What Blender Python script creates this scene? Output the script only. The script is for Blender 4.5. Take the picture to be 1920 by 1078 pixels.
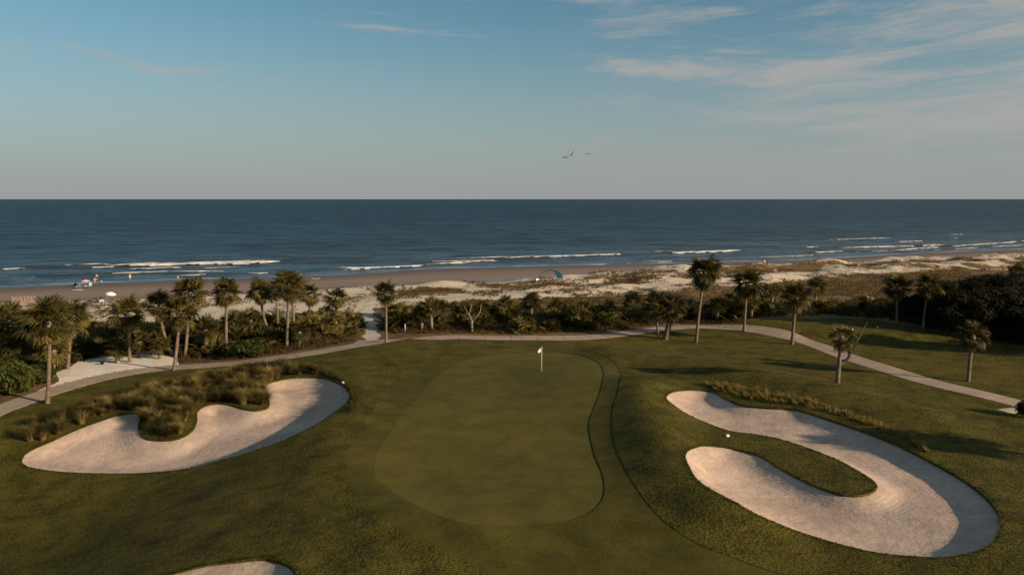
import bpy, math, random
import numpy as np
from mathutils import Vector, Matrix, Quaternion
from mathutils.geometry import delaunay_2d_cdt
R_ = math.radians
rnd = random.Random(7)
scene = bpy.context.scene
col = scene.collection
for o in list(bpy.data.objects): bpy.data.objects.remove(o)

# ---------------------------------------------------------------- camera, sky, sun, exposure
CAMH, FOC = 16.0, 1371.0
PITCH = math.atan(166.0 / FOC)
cam_d = bpy.data.cameras.new('camera'); cam = bpy.data.objects.new('camera', cam_d); col.objects.link(cam)
cam.location = (0, 0, CAMH); cam.rotation_euler = (R_(90) - PITCH, 0, 0)
cam_d.sensor_width = 36; cam_d.lens = 36 * FOC / 1920; cam_d.clip_start = .5; cam_d.clip_end = 60000
scene.camera = cam
SUN_EL, SUN_AZ = 18.0, -27.0           # azimuth measured from +X towards +Y
sdir = Vector((math.cos(R_(SUN_AZ)) * math.cos(R_(SUN_EL)), math.sin(R_(SUN_AZ)) * math.cos(R_(SUN_EL)), math.sin(R_(SUN_EL))))
sl = bpy.data.lights.new('sun', 'SUN'); sl.energy = 5.0; sl.angle = R_(.6); sl.color = (1.0, .77, .54)
so = bpy.data.objects.new('sun', sl); col.objects.link(so); so.rotation_euler = sdir.to_track_quat('Z', 'Y').to_euler()
so.location = sdir * 300
world = bpy.data.worlds.new('World'); scene.world = world; world.use_nodes = True
scene.view_settings.view_transform = 'Standard'; scene.view_settings.look = 'None'
scene.view_settings.exposure = 0.45; scene.view_settings.gamma = 1.0; scene.view_settings.use_curve_mapping = False

def NL(nt):
    def n(t, **kw):
        nd = nt.nodes.new(t)
        for k, v in kw.items():
            if k.startswith('i_'):
                key = k[2:]; key = int(key) if key.isdigit() else key.replace('_', ' ')
                if isinstance(v, bpy.types.NodeSocket): nt.links.new(v, nd.inputs[key])
                else: nd.inputs[key].default_value = v
            else: setattr(nd, k, v)
        return nd
    return n
def math_(n, op, a, b=None, c=None, clamp=False):
    nd = n('ShaderNodeMath', operation=op, use_clamp=clamp)
    for i, v in enumerate((a, b, c)):
        if v is None: continue
        if isinstance(v, bpy.types.NodeSocket): nd.id_data.links.new(v, nd.inputs[i])
        else: nd.inputs[i].default_value = v
    return nd.outputs[0]
def mix_(n, f, a, b, mode='MIX'):
    nd = n('ShaderNodeMix', data_type='RGBA', blend_type=mode)
    for i, v in ((0, f), (6, a), (7, b)):
        if isinstance(v, bpy.types.NodeSocket): nd.id_data.links.new(v, nd.inputs[i])
        else: nd.inputs[i].default_value = (v if i == 0 else (*v[:3], 1))
    return nd.outputs[2]
def ramp_(n, f, stops):
    nd = n('ShaderNodeValToRGB'); nd.id_data.links.new(f, nd.inputs[0]); el = nd.color_ramp.elements
    while len(el) < len(stops): el.new(.5)
    for e, (p, c) in zip(el, stops):
        e.position = p; e.color = (c, c, c, 1) if isinstance(c, (int, float)) else (*c, 1)
    return nd.outputs[0]
def sstep(n, a, b, x):
    nd = n('ShaderNodeMapRange', interpolation_type='SMOOTHSTEP', i_1=a, i_2=b, i_3=0., i_4=1.)
    nd.id_data.links.new(x, nd.inputs[0]); return nd.outputs[0]

def build_world():
    nt = world.node_tree; nt.nodes.clear(); n = NL(nt)
    sky = n('ShaderNodeTexSky', sky_type='NISHITA', sun_disc=False, sun_elevation=R_(SUN_EL), sun_rotation=R_(90 - SUN_AZ),
            altitude=0, air_density=1.0, dust_density=.8, ozone_density=1.3)
    tc = n('ShaderNodeTexCoord'); sep = n('ShaderNodeSeparateXYZ', i_0=tc.outputs['Generated'])
    x, y, z = sep.outputs
    sk = mix_(n, 1.0, sky.outputs[0], (.51, .72, .72), 'MULTIPLY')
    hz = math_(n, 'POWER', math_(n, 'SUBTRACT', 1., sstep(n, -.02, .30, z)), 1.5)
    sk = mix_(n, math_(n, 'MULTIPLY', hz, .9), sk, (2.72, 2.76, 2.90))
    az = math_(n, 'ARCTAN2', x, y)
    cv = n('ShaderNodeCombineXYZ', i_0=math_(n, 'MULTIPLY', az, 2.1), i_1=math_(n, 'MULTIPLY', math_(n, 'ADD', z, .088), 15.))
    mp = n('ShaderNodeMapping', i_0=cv.outputs[0]); mp.inputs['Rotation'].default_value = (0, 0, R_(9)); mp.inputs['Location'].default_value = (1.3, .4, 0)
    wp = n('ShaderNodeTexNoise', i_Vector=mp.outputs[0], i_Scale=.9, i_Detail=4.0)
    wv = n('ShaderNodeVectorMath', operation='SCALE', i_0=wp.outputs['Color']); wv.inputs[3].default_value = 1.1
    wa = n('ShaderNodeVectorMath', operation='ADD', i_0=mp.outputs[0], i_1=wv.outputs[0])
    n1 = n('ShaderNodeTexNoise', i_Vector=wa.outputs[0], i_Scale=2.0, i_Detail=12.0, i_Roughness=.66, i_Lacunarity=2.2)
    bank = n('ShaderNodeTexNoise', i_Vector=cv.outputs[0], i_Scale=.75, i_Detail=2.0)
    side = sstep(n, -.10, .45, az)
    den = math_(n, 'ADD', math_(n, 'MULTIPLY', side, .20), math_(n, 'MULTIPLY', math_(n, 'SUBTRACT', bank.outputs[0], .5), .55))
    c = sstep(n, .50, .78, math_(n, 'ADD', math_(n, 'SUBTRACT', n1.outputs[0], .06), den))
    c = math_(n, 'MULTIPLY', c, sstep(n, .0, .10, z)); c = math_(n, 'MULTIPLY', c, .85)
    cloud = (3.3, 3.2, 3.05)
    out = mix_(n, c, sk, cloud)
    bg = n('ShaderNodeBackground', i_Color=out, i_Strength=.09); wo = n('ShaderNodeOutputWorld', i_Surface=bg.outputs[0])
build_world()

# ---------------------------------------------------------------- scene helpers
def tag(o, label=None, cat=None, group=None, kind=None):
    if label: o['label'] = label
    if cat: o['category'] = cat
    if group: o['group'] = group
    if kind: o['kind'] = kind
    return o
def obj(name, mesh, parent=None, loc=None):
    o = bpy.data.objects.new(name, mesh); col.objects.link(o)
    if parent: o.parent = parent
    if loc is not None: o.location = loc
    return o
def empty(name, loc=(0, 0, 0), rz=0.):
    o = bpy.data.objects.new(name, None); col.objects.link(o); o.location = loc; o.rotation_euler = (0, 0, rz); o.empty_display_size = .3
    return o
def mesh_np(name, V, F, mat=None, smooth=True):
    me = bpy.data.meshes.new(name)
    V = np.asarray(V, dtype=np.float32).reshape(-1, 3)
    if isinstance(F, np.ndarray):
        k = F.shape[1]; nf = len(F)
        me.vertices.add(len(V)); me.vertices.foreach_set('co', V.ravel())
        me.loops.add(nf * k); me.loops.foreach_set('vertex_index', F.astype(np.int32).ravel())
        me.polygons.add(nf); me.polygons.foreach_set('loop_start', np.arange(0, nf * k, k, dtype=np.int32)); 
        me.update(calc_edges=True); me.validate()
    else:
        me.from_pydata(V.tolist(), [], F)
    if mat: me.materials.append(mat)
    me.polygons.foreach_set('use_smooth', [smooth] * len(me.polygons)); me.update()
    return me
class MB:
    def __init__(s): s.v = []; s.f = []
    def add(s, V, F):
        b = len(s.v); s.v += [tuple(p) for p in V]; s.f += [tuple(i + b for i in f) for f in F]; return s
    def tube(s, pts, rad, k=8, cap=True):
        pts = [Vector(p) for p in pts]; V = []; F = []
        if not hasattr(rad, '__len__'): rad = [rad] * len(pts)
        for i, p in enumerate(pts):
            d = (pts[min(i + 1, len(pts) - 1)] - pts[max(i - 1, 0)]).normalized()
            a = d.orthogonal().normalized() if i == 0 else (a - d * a.dot(d)).normalized()
            b = d.cross(a)
            for j in range(k):
                t = 2 * math.pi * j / k; V.append(p + (a * math.cos(t) + b * math.sin(t)) * rad[i])
        for i in range(len(pts) - 1):
            for j in range(k):
                F.append((i * k + j, i * k + (j + 1) % k, (i + 1) * k + (j + 1) % k, (i + 1) * k + j))
        if cap: F += [tuple(range(k))[::-1], tuple((len(pts) - 1) * k + j for j in range(k))]
        return s.add(V, F)
    def box(s, c, d, M=None):
        V = [Vector((x * d[0] / 2, y * d[1] / 2, z * d[2] / 2)) for z in (-1, 1) for y in (-1, 1) for x in (-1, 1)]
        if M is not None: V = [M @ v for v in V]
        V = [v + Vector(c) for v in V]
        return s.add(V, [(0, 2, 3, 1), (4, 5, 7, 6), (0, 1, 5, 4), (2, 6, 7, 3), (0, 4, 6, 2), (1, 3, 7, 5)])
    def ball(s, c, r, k=10, m=7, sq=(1, 1, 1)):
        V = []; F = []
        for i in range(m + 1):
            for j in range(k):
                th = math.pi * i / m; ph = 2 * math.pi * j / k
                V.append((c[0] + r * sq[0] * math.sin(th) * math.cos(ph), c[1] + r * sq[1] * math.sin(th) * math.sin(ph), c[2] + r * sq[2] * math.cos(th)))
        for i in range(m):
            for j in range(k): F.append((i * k + j, (i + 1) * k + j, (i + 1) * k + (j + 1) % k, i * k + (j + 1) % k))
        return s.add(V, F)
    def mesh(s, name, mat=None, smooth=True):
        me = bpy.data.meshes.new(name); me.from_pydata(s.v, [], s.f)
        if mat: me.materials.append(mat)
        me.polygons.foreach_set('use_smooth', [smooth] * len(me.polygons)); me.update(); return me
    def build(s, name, mat, parent=None, smooth=True, loc=None): return obj(name, s.mesh(name, mat, smooth), parent, loc)

# ---------------------------------------------------------------- materials
def material(name):
    m = bpy.data.materials.new(name); m.use_nodes = True; nt = m.node_tree; nt.nodes.clear()
    return m, nt, NL(nt)
def finish(n, color, rough=.8, bump=None, bstr=.5, bdist=.05, spec=.3, extra=None):
    p = n('ShaderNodeBsdfPrincipled')
    for k, v in (('Base Color', color), ('Roughness', rough), ('Specular IOR Level', spec)):
        if isinstance(v, bpy.types.NodeSocket): p.id_data.links.new(v, p.inputs[k])
        else: p.inputs[k].default_value = (*v, 1) if isinstance(v, tuple) else v
    if bump is not None:
        b = n('ShaderNodeBump', i_Height=bump, i_Strength=bstr, i_Distance=bdist); p.id_data.links.new(b.outputs[0], p.inputs['Normal'])
    sh = p.outputs[0]
    if extra: sh = extra(n, sh, b.outputs[0] if bump is not None else None)
    n('ShaderNodeOutputMaterial', i_Surface=sh); return p
def pos_(n): return n('ShaderNodeNewGeometry').outputs['Position']
def noise_(n, v, scale, detail=4., rough=.55, stretch=None):
    if stretch: v = n('ShaderNodeMapping', i_0=v, i_Scale=stretch).outputs[0]
    return n('ShaderNodeTexNoise', i_Vector=v, i_Scale=scale, i_Detail=detail, i_Roughness=rough).outputs[0]
def simple(name, c, rough=.7, var=.25, scale=9., spec=.3, bstr=.2):
    m, nt, n = material(name); v = pos_(n); f = noise_(n, v, scale)
    lo = tuple(x * (1 - var) for x in c); hi = tuple(min(1, x * (1 + var)) for x in c)
    finish(n, ramp_(n, f, [(.3, lo), (.7, hi)]), rough, f, bstr, .02, spec); return m
def turf(name, dark, lite, dry, dryamt=.5, fine=9., bstr=.8, bd=.05, stripe=0.):
    m, nt, n = material(name); v = pos_(n)
    big = noise_(n, v, .07, 4., .6); mid = noise_(n, v, .55, 5., .65); fi = noise_(n, v, fine, 3., .7); streak = noise_(n, v, 1.0, 4., .6, (.25, 2.2, 1))
    f = math_(n, 'ADD', math_(n, 'MULTIPLY', mid, .5), math_(n, 'MULTIPLY', fi, .5))
    c = mix_(n, sstep(n, .33, .67, f), dark, lite)
    d = sstep(n, .60 - .12 * dryamt, .82 - .1 * dryamt, math_(n, 'ADD', math_(n, 'MULTIPLY', streak, .45), math_(n, 'MULTIPLY', big, .58)))
    c = mix_(n, math_(n, 'MULTIPLY', d, .75), c, dry)
    sp = sstep(n, .66, .74, noise_(n, v, 2.3, 2., .5))
    c = mix_(n, math_(n, 'MULTIPLY', sp, .35), c, tuple(x * .45 for x in dark))
    finish(n, c, .95, math_(n, 'ADD', fi, math_(n, 'MULTIPLY', mid, .6)), bstr, bd, .12); return m
M = {}
M['rough'] = turf('rough_turf', (.020, .0195, .0026), (.112, .097, .0130), (.150, .095, .024), .8, 7., 1., .11)
M['collar'] = turf('collar_turf', (.034, .0315, .0042), (.088, .077, .0122), (.130, .086, .022), .6, 11., .5, .03)
M['green'] = turf('green_turf', (.056, .050, .0085), (.106, .092, .0185), (.140, .094, .028), .65, 14., .3, .015)
def sandmat(name, lo, hi, rake=False, bstr=.5):
    m, nt, n = material(name); v = pos_(n)
    big = noise_(n, v, .35, 5., .6); fi = noise_(n, v, 9., 3., .7); fm = noise_(n, v, 2.6, 4., .65)
    f = math_(n, 'ADD', math_(n, 'MULTIPLY', big, .6), math_(n, 'MULTIPLY', fm, .4))
    c = mix_(n, sstep(n, .34, .66, f), lo, hi)
    b = math_(n, 'ADD', math_(n, 'MULTIPLY', fi, .35), fm)
    if rake:
        at = n('ShaderNodeAttribute', attribute_name='rim').outputs['Fac']
        ph = math_(n, 'ADD', math_(n, 'MULTIPLY', at, 2 * math.pi / .26), math_(n, 'MULTIPLY', big, 9.))
        w = math_(n, 'SINE', ph)
        k = sstep(n, .40, .62, noise_(n, v, .22, 2.))
        b = math_(n, 'ADD', b, math_(n, 'MULTIPLY', math_(n, 'MULTIPLY', w, .05), k))
        dk = math_(n, 'MULTIPLY', math_(n, 'MULTIPLY', math_(n, 'ADD', w, 1.), .035), k)
        c = mix_(n, dk, c, tuple(x * .5 for x in lo))
    finish(n, c, .95, b, bstr, .09, .1); return m
M['bunker'] = sandmat('bunker_sand', (.36, .272, .212), (.55, .425, .335), True, .45)
M['clearing'] = sandmat('white_sand', (.62, .55, .46), (.80, .72, .61), False, .5)
M['track'] = sandmat('track_sand', (.36, .31, .25), (.58, .51, .43), False, .9)
def beachmat():
    m, nt, n = material('beach_sand'); v = pos_(n)
    big = noise_(n, v, .05, 4., .6, (.5, 1.6, 1)); fi = noise_(n, v, 1.6, 5., .6)
    at = n('ShaderNodeAttribute', attribute_name='wet').outputs['Fac']
    c = mix_(n, sstep(n, .3, .7, math_(n, 'ADD', math_(n, 'MULTIPLY', big, .6), math_(n, 'MULTIPLY', fi, .4))), (.185, .130, .095), (.255, .185, .138))
    c = mix_(n, sstep(n, .55, .95, at), c, (.105, .08, .065))
    dry = n('ShaderNodeAttribute', attribute_name='dry').outputs['Fac']
    c = mix_(n, dry, c, (.46, .38, .29))
    r = math_(n, 'SUBTRACT', .95, math_(n, 'MULTIPLY', sstep(n, .8, 1., at), .6))
    finish(n, c, r, fi, .3, .06, .3); return m
M['beach'] = beachmat()
def dunemat():
    m, nt, n = material('dune_sand_and_litter'); v = pos_(n)
    at = n('ShaderNodeAttribute', attribute_name='sandy').outputs['Fac']
    big = noise_(n, v, .22, 5., .65); fi = noise_(n, v, 2.4, 5., .7)
    sand = mix_(n, sstep(n, .3, .7, fi), (.43, .36, .265), (.62, .53, .41))
    lit = mix_(n, sstep(n, .3, .72, math_(n, 'ADD', math_(n, 'MULTIPLY', big, .45), math_(n, 'MULTIPLY', fi, .55))), (.060, .040, .018), (.24, .155, .075))
    k = sstep(n, .42, .58, math_(n, 'ADD', at, math_(n, 'MULTIPLY', math_(n, 'SUBTRACT', math_(n, 'ADD', math_(n, 'MULTIPLY', big, .6), math_(n, 'MULTIPLY', fi, .4)), .5), 1.3)))
    finish(n, mix_(n, k, lit, sand), .95, fi, .8, .15, .1); return m
M['dune'] = dunemat()
def concrete():
    m, nt, n = material('path_concrete'); v = pos_(n)
    b = noise_(n, v, .6, 5., .6); f = noise_(n, v, 9., 4., .65); oi = n('ShaderNodeObjectInfo').outputs['Random']
    c = mix_(n, sstep(n, .25, .75, math_(n, 'ADD', math_(n, 'MULTIPLY', b, .6), math_(n, 'MULTIPLY', f, .4))), (.255, .19, .142), (.41, .32, .245))
    c = mix_(n, math_(n, 'MULTIPLY', oi, .25), c, (.21, .165, .125))
    finish(n, c, .9, f, .3, .02, .2); return m
M['concrete'] = concrete()
M['bed'] = simple('path_bed_soil', (.07, .055, .04), .95, .4, 3.)
def seamat(name, strength, deep=(.010, .034, .056), rough=.22, gl=.13):
    m, nt, n = material(name); v = pos_(n)
    s1 = noise_(n, v, .16, 6., .62, (.45, 1.15, 1)); s2 = noise_(n, v, 1.1, 4., .6, (.6, 1.3, 1)); s3 = noise_(n, v, .028, 4., .6, (.35, 1.3, 1))
    h = math_(n, 'ADD', math_(n, 'MULTIPLY', s1, 1.6), math_(n, 'MULTIPLY', s2, .30))
    pat = sstep(n, .35, .68, math_(n, 'ADD', math_(n, 'MULTIPLY', s3, .6), math_(n, 'MULTIPLY', s1, .4)))
    c = mix_(n, pat, tuple(x * .7 for x in deep), tuple(x * 1.9 for x in deep))  # light and dark of wave facets too small to resolve, painted into the colour
    c = mix_(n, math_(n, 'MULTIPLY', sstep(n, .52, .66, s1), .45), c, tuple(x * .35 for x in deep))
    def ex(n, sh, b):
        g = n('ShaderNodeBsdfGlossy', i_Roughness=rough, i_Normal=b, i_Color=(1, 1, 1, 1))
        fc = math_(n, 'ADD', gl * .45, math_(n, 'MULTIPLY', sstep(n, .36, .64, math_(n, 'ADD', math_(n, 'MULTIPLY', s1, .6), math_(n, 'MULTIPLY', s2, .4))), gl * 1.1))
        if name == 'sea_water': fc = math_(n, 'MULTIPLY', fc, math_(n, 'ADD', 1., math_(n, 'MULTIPLY', n('ShaderNodeAttribute', attribute_name='shore').outputs['Fac'], 1.5)))
        return n('ShaderNodeMixShader', i_0=fc, i_1=sh, i_2=g.outputs[0]).outputs[0]
    finish(n, c, .9, h, strength, 1.3, 0., ex); return m
M['sea'] = seamat('sea_water', 1.0)
M['wave'] = seamat('wave_water', .6, (.045, .045, .038), .25, .10)
M['pool'] = seamat('pool_water', .03, (.12, .105, .10), .12, .34)
def foammat():
    m, nt, n = material('sea_foam'); v = pos_(n); f = noise_(n, v, .9, 5., .7, (.5, 1, 1))
    finish(n, ramp_(n, f, [(.3, (.42, .40, .36)), (.62, (.78, .74, .68))]), .8, f, 1., .3, .2); return m
M['foam'] = foammat()
def leafmat(name, lo, hi, trans=.35, rough=.5, ovar=.3):
    m, nt, n = material(name); v = pos_(n)
    f = noise_(n, v, 1.3, 3.); g = noise_(n, v, 9., 2.)
    oi = n('ShaderNodeObjectInfo').outputs['Random']
    k = math_(n, 'ADD', math_(n, 'ADD', math_(n, 'MULTIPLY', f, .5), math_(n, 'MULTIPLY', g, .35)), math_(n, 'MULTIPLY', math_(n, 'SUBTRACT', oi, .25), ovar))
    c = mix_(n, sstep(n, .32, .78, k), lo, hi)
    def ex(n, sh, b):
        t = n('ShaderNodeBsdfTranslucent', i_Color=mix_(n, 1., c, (1.0, .95, .5), 'MULTIPLY'))
        return n('ShaderNodeMixShader', i_0=trans, i_1=sh, i_2=t.outputs[0]).outputs[0]
    finish(n, c, rough, None, 0, 0, .15, ex); return m
M['palm'] = leafmat('palm_leaf', (.034, .032, .008), (.170, .134, .038), .32)
M['palm2'] = leafmat('palmetto_leaf', (.032, .031, .008), (.165, .130, .038), .32)
M['deadleaf'] = leafmat('dead_palm_leaf', (.12, .075, .035), (.30, .20, .105), .25, .8)
M['shrub'] = leafmat('shrub_leaf', (.030, .026, .007), (.125, .095, .028), .3, .7)
M['hedge'] = leafmat('broad_shrub_leaf', (.026, .036, .008), (.090, .098, .020), .3, .6)
M['oak'] = leafmat('dark_evergreen_leaf', (.008, .009, .003), (.036, .031, .010), .15, .8)
M['tussock'] = leafmat('tussock_blade', (.042, .038, .010), (.275, .205, .070), .4, .8, .55)
M['drygrass'] = leafmat('dry_dune_grass', (.085, .055, .022), (.27, .175, .080), .35, .8)
M['dunegrass'] = leafmat('pale_dune_grass', (.12, .080, .034), (.34, .235, .115), .35, .8)
M['scrubgrass'] = leafmat('scrub_grass', (.065, .048, .017), (.24, .155, .060), .35, .8)
M['turfblade'] = leafmat('turf_blade', (.028, .032, .008), (.085, .080, .020), .35, .8)
def trunkmat(name, lo, hi, ring=5.):
    m, nt, n = material(name); v = pos_(n)
    f = noise_(n, v, 2.2, 4., .6); r = noise_(n, v, ring, 3., .6, (.4, .4, 3.))
    c = mix_(n, sstep(n, .3, .7, math_(n, 'ADD', math_(n, 'MULTIPLY', f, .5), math_(n, 'MULTIPLY', r, .5))), lo, hi)
    finish(n, c, .9, r, .8, .05, .15); return m
M['trunk'] = trunkmat('palm_trunk', (.085, .062, .043), (.22, .165, .120))
M['boot'] = trunkmat('palm_boots', (.10, .075, .052), (.36, .28, .21), 8.)
M['bark'] = trunkmat('bark', (.04, .03, .022), (.11, .085, .065))
M['grey_wood'] = trunkmat('weathered_wood', (.12, .095, .075), (.26, .21, .17))
M['white'] = simple('white_paint', (.78, .76, .72), .5, .05)
M['cloth_white'] = simple('white_cloth', (.80, .78, .75), .8, .05)
M['blue'] = simple('blue_fabric', (.02, .20, .42), .6, .15)
M['cyan'] = simple('cyan_fabric', (.10, .46, .58), .6, .15)
M['teal'] = simple('pale_teal_fabric', (.40, .52, .47), .7, .12)
M['mint'] = simple('mint_fabric', (.55, .68, .60), .7, .06)
M['pink'] = simple('pink_fabric', (.60, .36, .34), .7, .1)
M['dark'] = simple('dark_fabric', (.018, .02, .026), .7, .3)
M['navy'] = simple('navy_fabric', (.03, .05, .10), .7, .3)
M['skin'] = simple('skin', (.47, .25, .165), .6, .1)
M['hair'] = simple('hair', (.07, .04, .022), .7, .3)
M['metal'] = simple('grey_metal', (.35, .35, .36), .35, .1)
M['birdwhite'] = simple('pale_feathers', (.60, .56, .50), .8, .1)
M['birddark'] = simple('dark_feathers', (.05, .042, .036), .8, .2)
M['slat'] = simple('fence_wood', (.26, .19, .135), .85, .35, 5.)

# ---------------------------------------------------------------- terrain functions
def sm(a, b, t):
    t = np.clip((np.asarray(t, float) - a) / (b - a), 0, 1); return t * t * (3 - 2 * t)
_perm = np.random.RandomState(3).rand(256, 256)
def vn(x, y, o=0):
    x = np.asarray(x, float) + o * 17.3; y = np.asarray(y, float) + o * 9.1
    xi = np.floor(x).astype(int); yi = np.floor(y).astype(int); fx = x - xi; fy = y - yi
    fx = fx * fx * (3 - 2 * fx); fy = fy * fy * (3 - 2 * fy); g = lambda i, j: _perm[(i) % 256, (j) % 256]
    return (g(xi, yi) * (1 - fx) + g(xi + 1, yi) * fx) * (1 - fy) + (g(xi, yi + 1) * (1 - fx) + g(xi + 1, yi + 1) * fx) * fy
def fbm(x, y, o=0, k=4):
    s = 0; a = .5
    for i in range(k): s = s + a * vn(x * 2 ** i, y * 2 ** i, o + i * 3); a *= .5
    return s / (1 - .5 ** k)
cp, sp_ = math.cos(PITCH), math.sin(PITCH)
def rays(px):
    px = np.asarray(px, float).reshape(-1, 2); a = (px[:, 0] - 960) / FOC; b = -(px[:, 1] - 539) / FOC
    return np.stack([a, cp + b * sp_, -sp_ + b * cp], 1)
def flat(px, z):
    d = rays(px); t = (z - CAMH) / d[:, 2]; return np.stack([d[:, 0] * t, d[:, 1] * t], 1)
SEA = -3.0
wl = flat([(-500, 556), (0, 538), (320, 525), (640, 515), (800, 504), (1040, 498), (1280, 493), (1500, 488), (1717, 475), (1920, 467), (2200, 461)], SEA)
dl = flat([(-500, 600), (0, 573), (300, 562), (520, 552), (700, 541), (860, 533), (960, 529), (1060, 524), (1290, 508), (1440, 502), (1600, 497), (1720, 492), (1920, 485), (2200, 478)], -.3) + np.array((0, 2.))
yl = flat([(-500, 620), (0, 596), (240, 600), (400, 604), (560, 592), (690, 577), (860, 562), (1000, 558), (1160, 550), (1290, 546), (1450, 532), (1560, 516), (1700, 508), (1920, 503), (2200, 497)], .3)
def Ys(x): return np.interp(x, yl[:, 0], yl[:, 1])
def Yw(x): return np.interp(x, wl[:, 0], wl[:, 1]) + np.where(x > wl[-1, 0], (x - wl[-1, 0]) * .3, 0) + np.where(x < wl[0, 0], (x - wl[0, 0]) * .3, 0)
def Yd(x): return np.interp(x, dl[:, 0], dl[:, 1]) + np.where(x > dl[-1, 0], (x - dl[-1, 0]) * .3, 0) + np.where(x < dl[0, 0], (x - dl[0, 0]) * .3, 0)
RIDGES = [(flat([(1205, 735), (1215, 790), (1245, 860), (1300, 925), (1370, 965)], 1.2), .90, 2.4), (flat([(675, 800), (672, 745), (650, 705), (600, 693)], .6), .20, 2.0),
          (flat([(640, 905), (600, 850), (660, 790)], .2), .30, 2.6), (flat([(1150, 664), (1230, 680), (1330, 700), (1500, 740), (1700, 795)], 1.3), .60, 2.8), (flat([(880, 1050), (760, 1010), (690, 960)], 0.), .25, 2.0)]
def ridge_h(x, y):
    z = 0
    for p, a, w in RIDGES:
        d = np.full(np.shape(x), 1e9)
        for i in range(len(p) - 1):
            e = p[i + 1] - p[i]; t = np.clip(((x - p[i, 0]) * e[0] + (y - p[i, 1]) * e[1]) / (e @ e), 0, 1)
            d = np.minimum(d, (x - p[i, 0] - t * e[0]) ** 2 + (y - p[i, 1] - t * e[1]) ** 2)
        z = z + a * np.exp(-d / w ** 2)
    return z
def hb(x, y):
    x = np.asarray(x, float); y = np.asarray(y, float)
    s = (x - 9.9) * .73 + (y - 78) * .68
    z = (1.15 + .65 * sm(10, 24, x)) * (1 - sm(-4.5, 4.5, s)) * (1 - sm(75, 81.5, y)) * sm(-34, -13, x)
    z = z - 2.5 * (1 - sm(-26, -8, x)) * (1 - sm(40, 54, y))
    z = z + .60 * np.exp(-((x - 6) / 5.) ** 2 - ((y - 57) / 8) ** 2)
    z = z + .22 * np.exp(-((x + 5) / 7) ** 2 - ((y - 70) / 5) ** 2) + .30 * np.exp(-((x + 6) / 6) ** 2 - ((y - 47) / 5) ** 2)
    z = z + .3 * np.exp(-((x + 12) / 5) ** 2 - ((y - 72) / 5) ** 2)
    z = z + ridge_h(x, y)
    q = ((x - 44) / 17) ** 2 + ((y - 91) / 9) ** 2
    z = z + 1.1 * (1 - sm(.35, 1.3, q))
    z = z + .5 * (fbm(x / 11, y / 11, 1, 2) - .5)
    yd = Yd(x); yw = Yw(x)
    ysd = np.minimum(Ys(x), yd - 14); land = sm(ysd - 7, ysd + 6, y) * (1 - sm(yd - 3.5, yd + .5, y))
    hum = np.clip(fbm(x / 8, y / 6, 2, 4) - .36, 0, 1) * 3.8
    front = np.exp(-((y - (yd - 6)) / 4.5) ** 2) * .6 * (.4 + 1.2 * vn(x / 8, y / 40, 5))
    right = sm(-10, 40, x) * .7 + .3
    z = z + land * (hum * right + front * right)
    drop = sm(yd - 3.5, yd + 1.5, y)
    z = z * (1 - drop) + drop * (-1.9)
    t = np.clip((y - yd) / np.maximum(yw - yd, 5), 0, None)
    z = z - drop * np.where(t < 1, 1.1 * t ** 1.2, 1.1 + np.minimum((t - 1) * np.maximum(yw - yd, 5) * .035, 4))
    return z
def P(px, z0=None):
    d = rays(px); lo = np.full(len(d), 18.); t = lo.copy(); hit = np.full(len(d), 600.); done = np.zeros(len(d), bool)
    while t[0] < 600:
        t2 = t + .7 + t * .008; q = d * t2[:, None]; below = (CAMH + q[:, 2]) < hb(q[:, 0], q[:, 1])
        new = below & ~done
        if new.any():
            a = t[new].copy(); b = t2[new].copy(); dd = d[new]
            for _ in range(18):
                m = (a + b) / 2; qq = dd * m[:, None]; bl = (CAMH + qq[:, 2]) < hb(qq[:, 0], qq[:, 1]); b = np.where(bl, m, b); a = np.where(bl, a, m)
            hit[new] = b; done |= new
        t = t2
    q = d * hit[:, None]; return q[:, :2]
def at_depth(px, y):              # point on the pixel's ray standing at world y
    d = rays([px])[0]; t = y / d[1]; return Vector((d[0] * t, y, CAMH + d[2] * t))
def catmull(p, step, closed=True):
    p = np.asarray(p, float); n = len(p); out = []
    rng = range(n) if closed else range(n - 1)
    for i in rng:
        g = (lambda k: p[k % n]) if closed else (lambda k: p[min(max(k, 0), n - 1)])
        a, b, c, d = g(i - 1), g(i), g(i + 1), g(i + 2); m = max(1, int(round(np.linalg.norm(c - b) / step)))
        for k in range(m):
            t = k / m; out.append(.5 * (2 * b + (c - a) * t + (2 * a - 5 * b + 4 * c - d) * t * t + (3 * b - a - 3 * c + d) * t ** 3))
    if not closed: out.append(p[-1])
    return np.array(out)
def inside(poly, x, y):
    x = np.asarray(x, float); y = np.asarray(y, float); r = np.zeros(x.shape, bool); n = len(poly)
    mask = (x >= poly[:, 0].min()) & (x <= poly[:, 0].max()) & (y >= poly[:, 1].min()) & (y <= poly[:, 1].max())
    if not mask.any(): return r
    xs, ys = x[mask], y[mask]; rr = np.zeros(xs.shape, bool); j = n - 1
    for i in range(n):
        xi, yi = poly[i]; xj, yj = poly[j]
        if yi != yj: rr ^= ((yi > ys) != (yj > ys)) & (xs < (xj - xi) * (ys - yi) / (yj - yi) + xi)
        j = i
    r[mask] = rr; return r
def dist_poly(poly, x, y):
    a = poly; b = np.roll(poly, -1, 0); d = np.full(len(x), 1e9)
    for i in range(len(a)):
        e = b[i] - a[i]; L = max(e @ e, 1e-9); t = np.clip(((x - a[i, 0]) * e[0] + (y - a[i, 1]) * e[1]) / L, 0, 1)
        d = np.minimum(d, np.hypot(x - a[i, 0] - t * e[0], y - a[i, 1] - t * e[1]))
    return d

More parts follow.
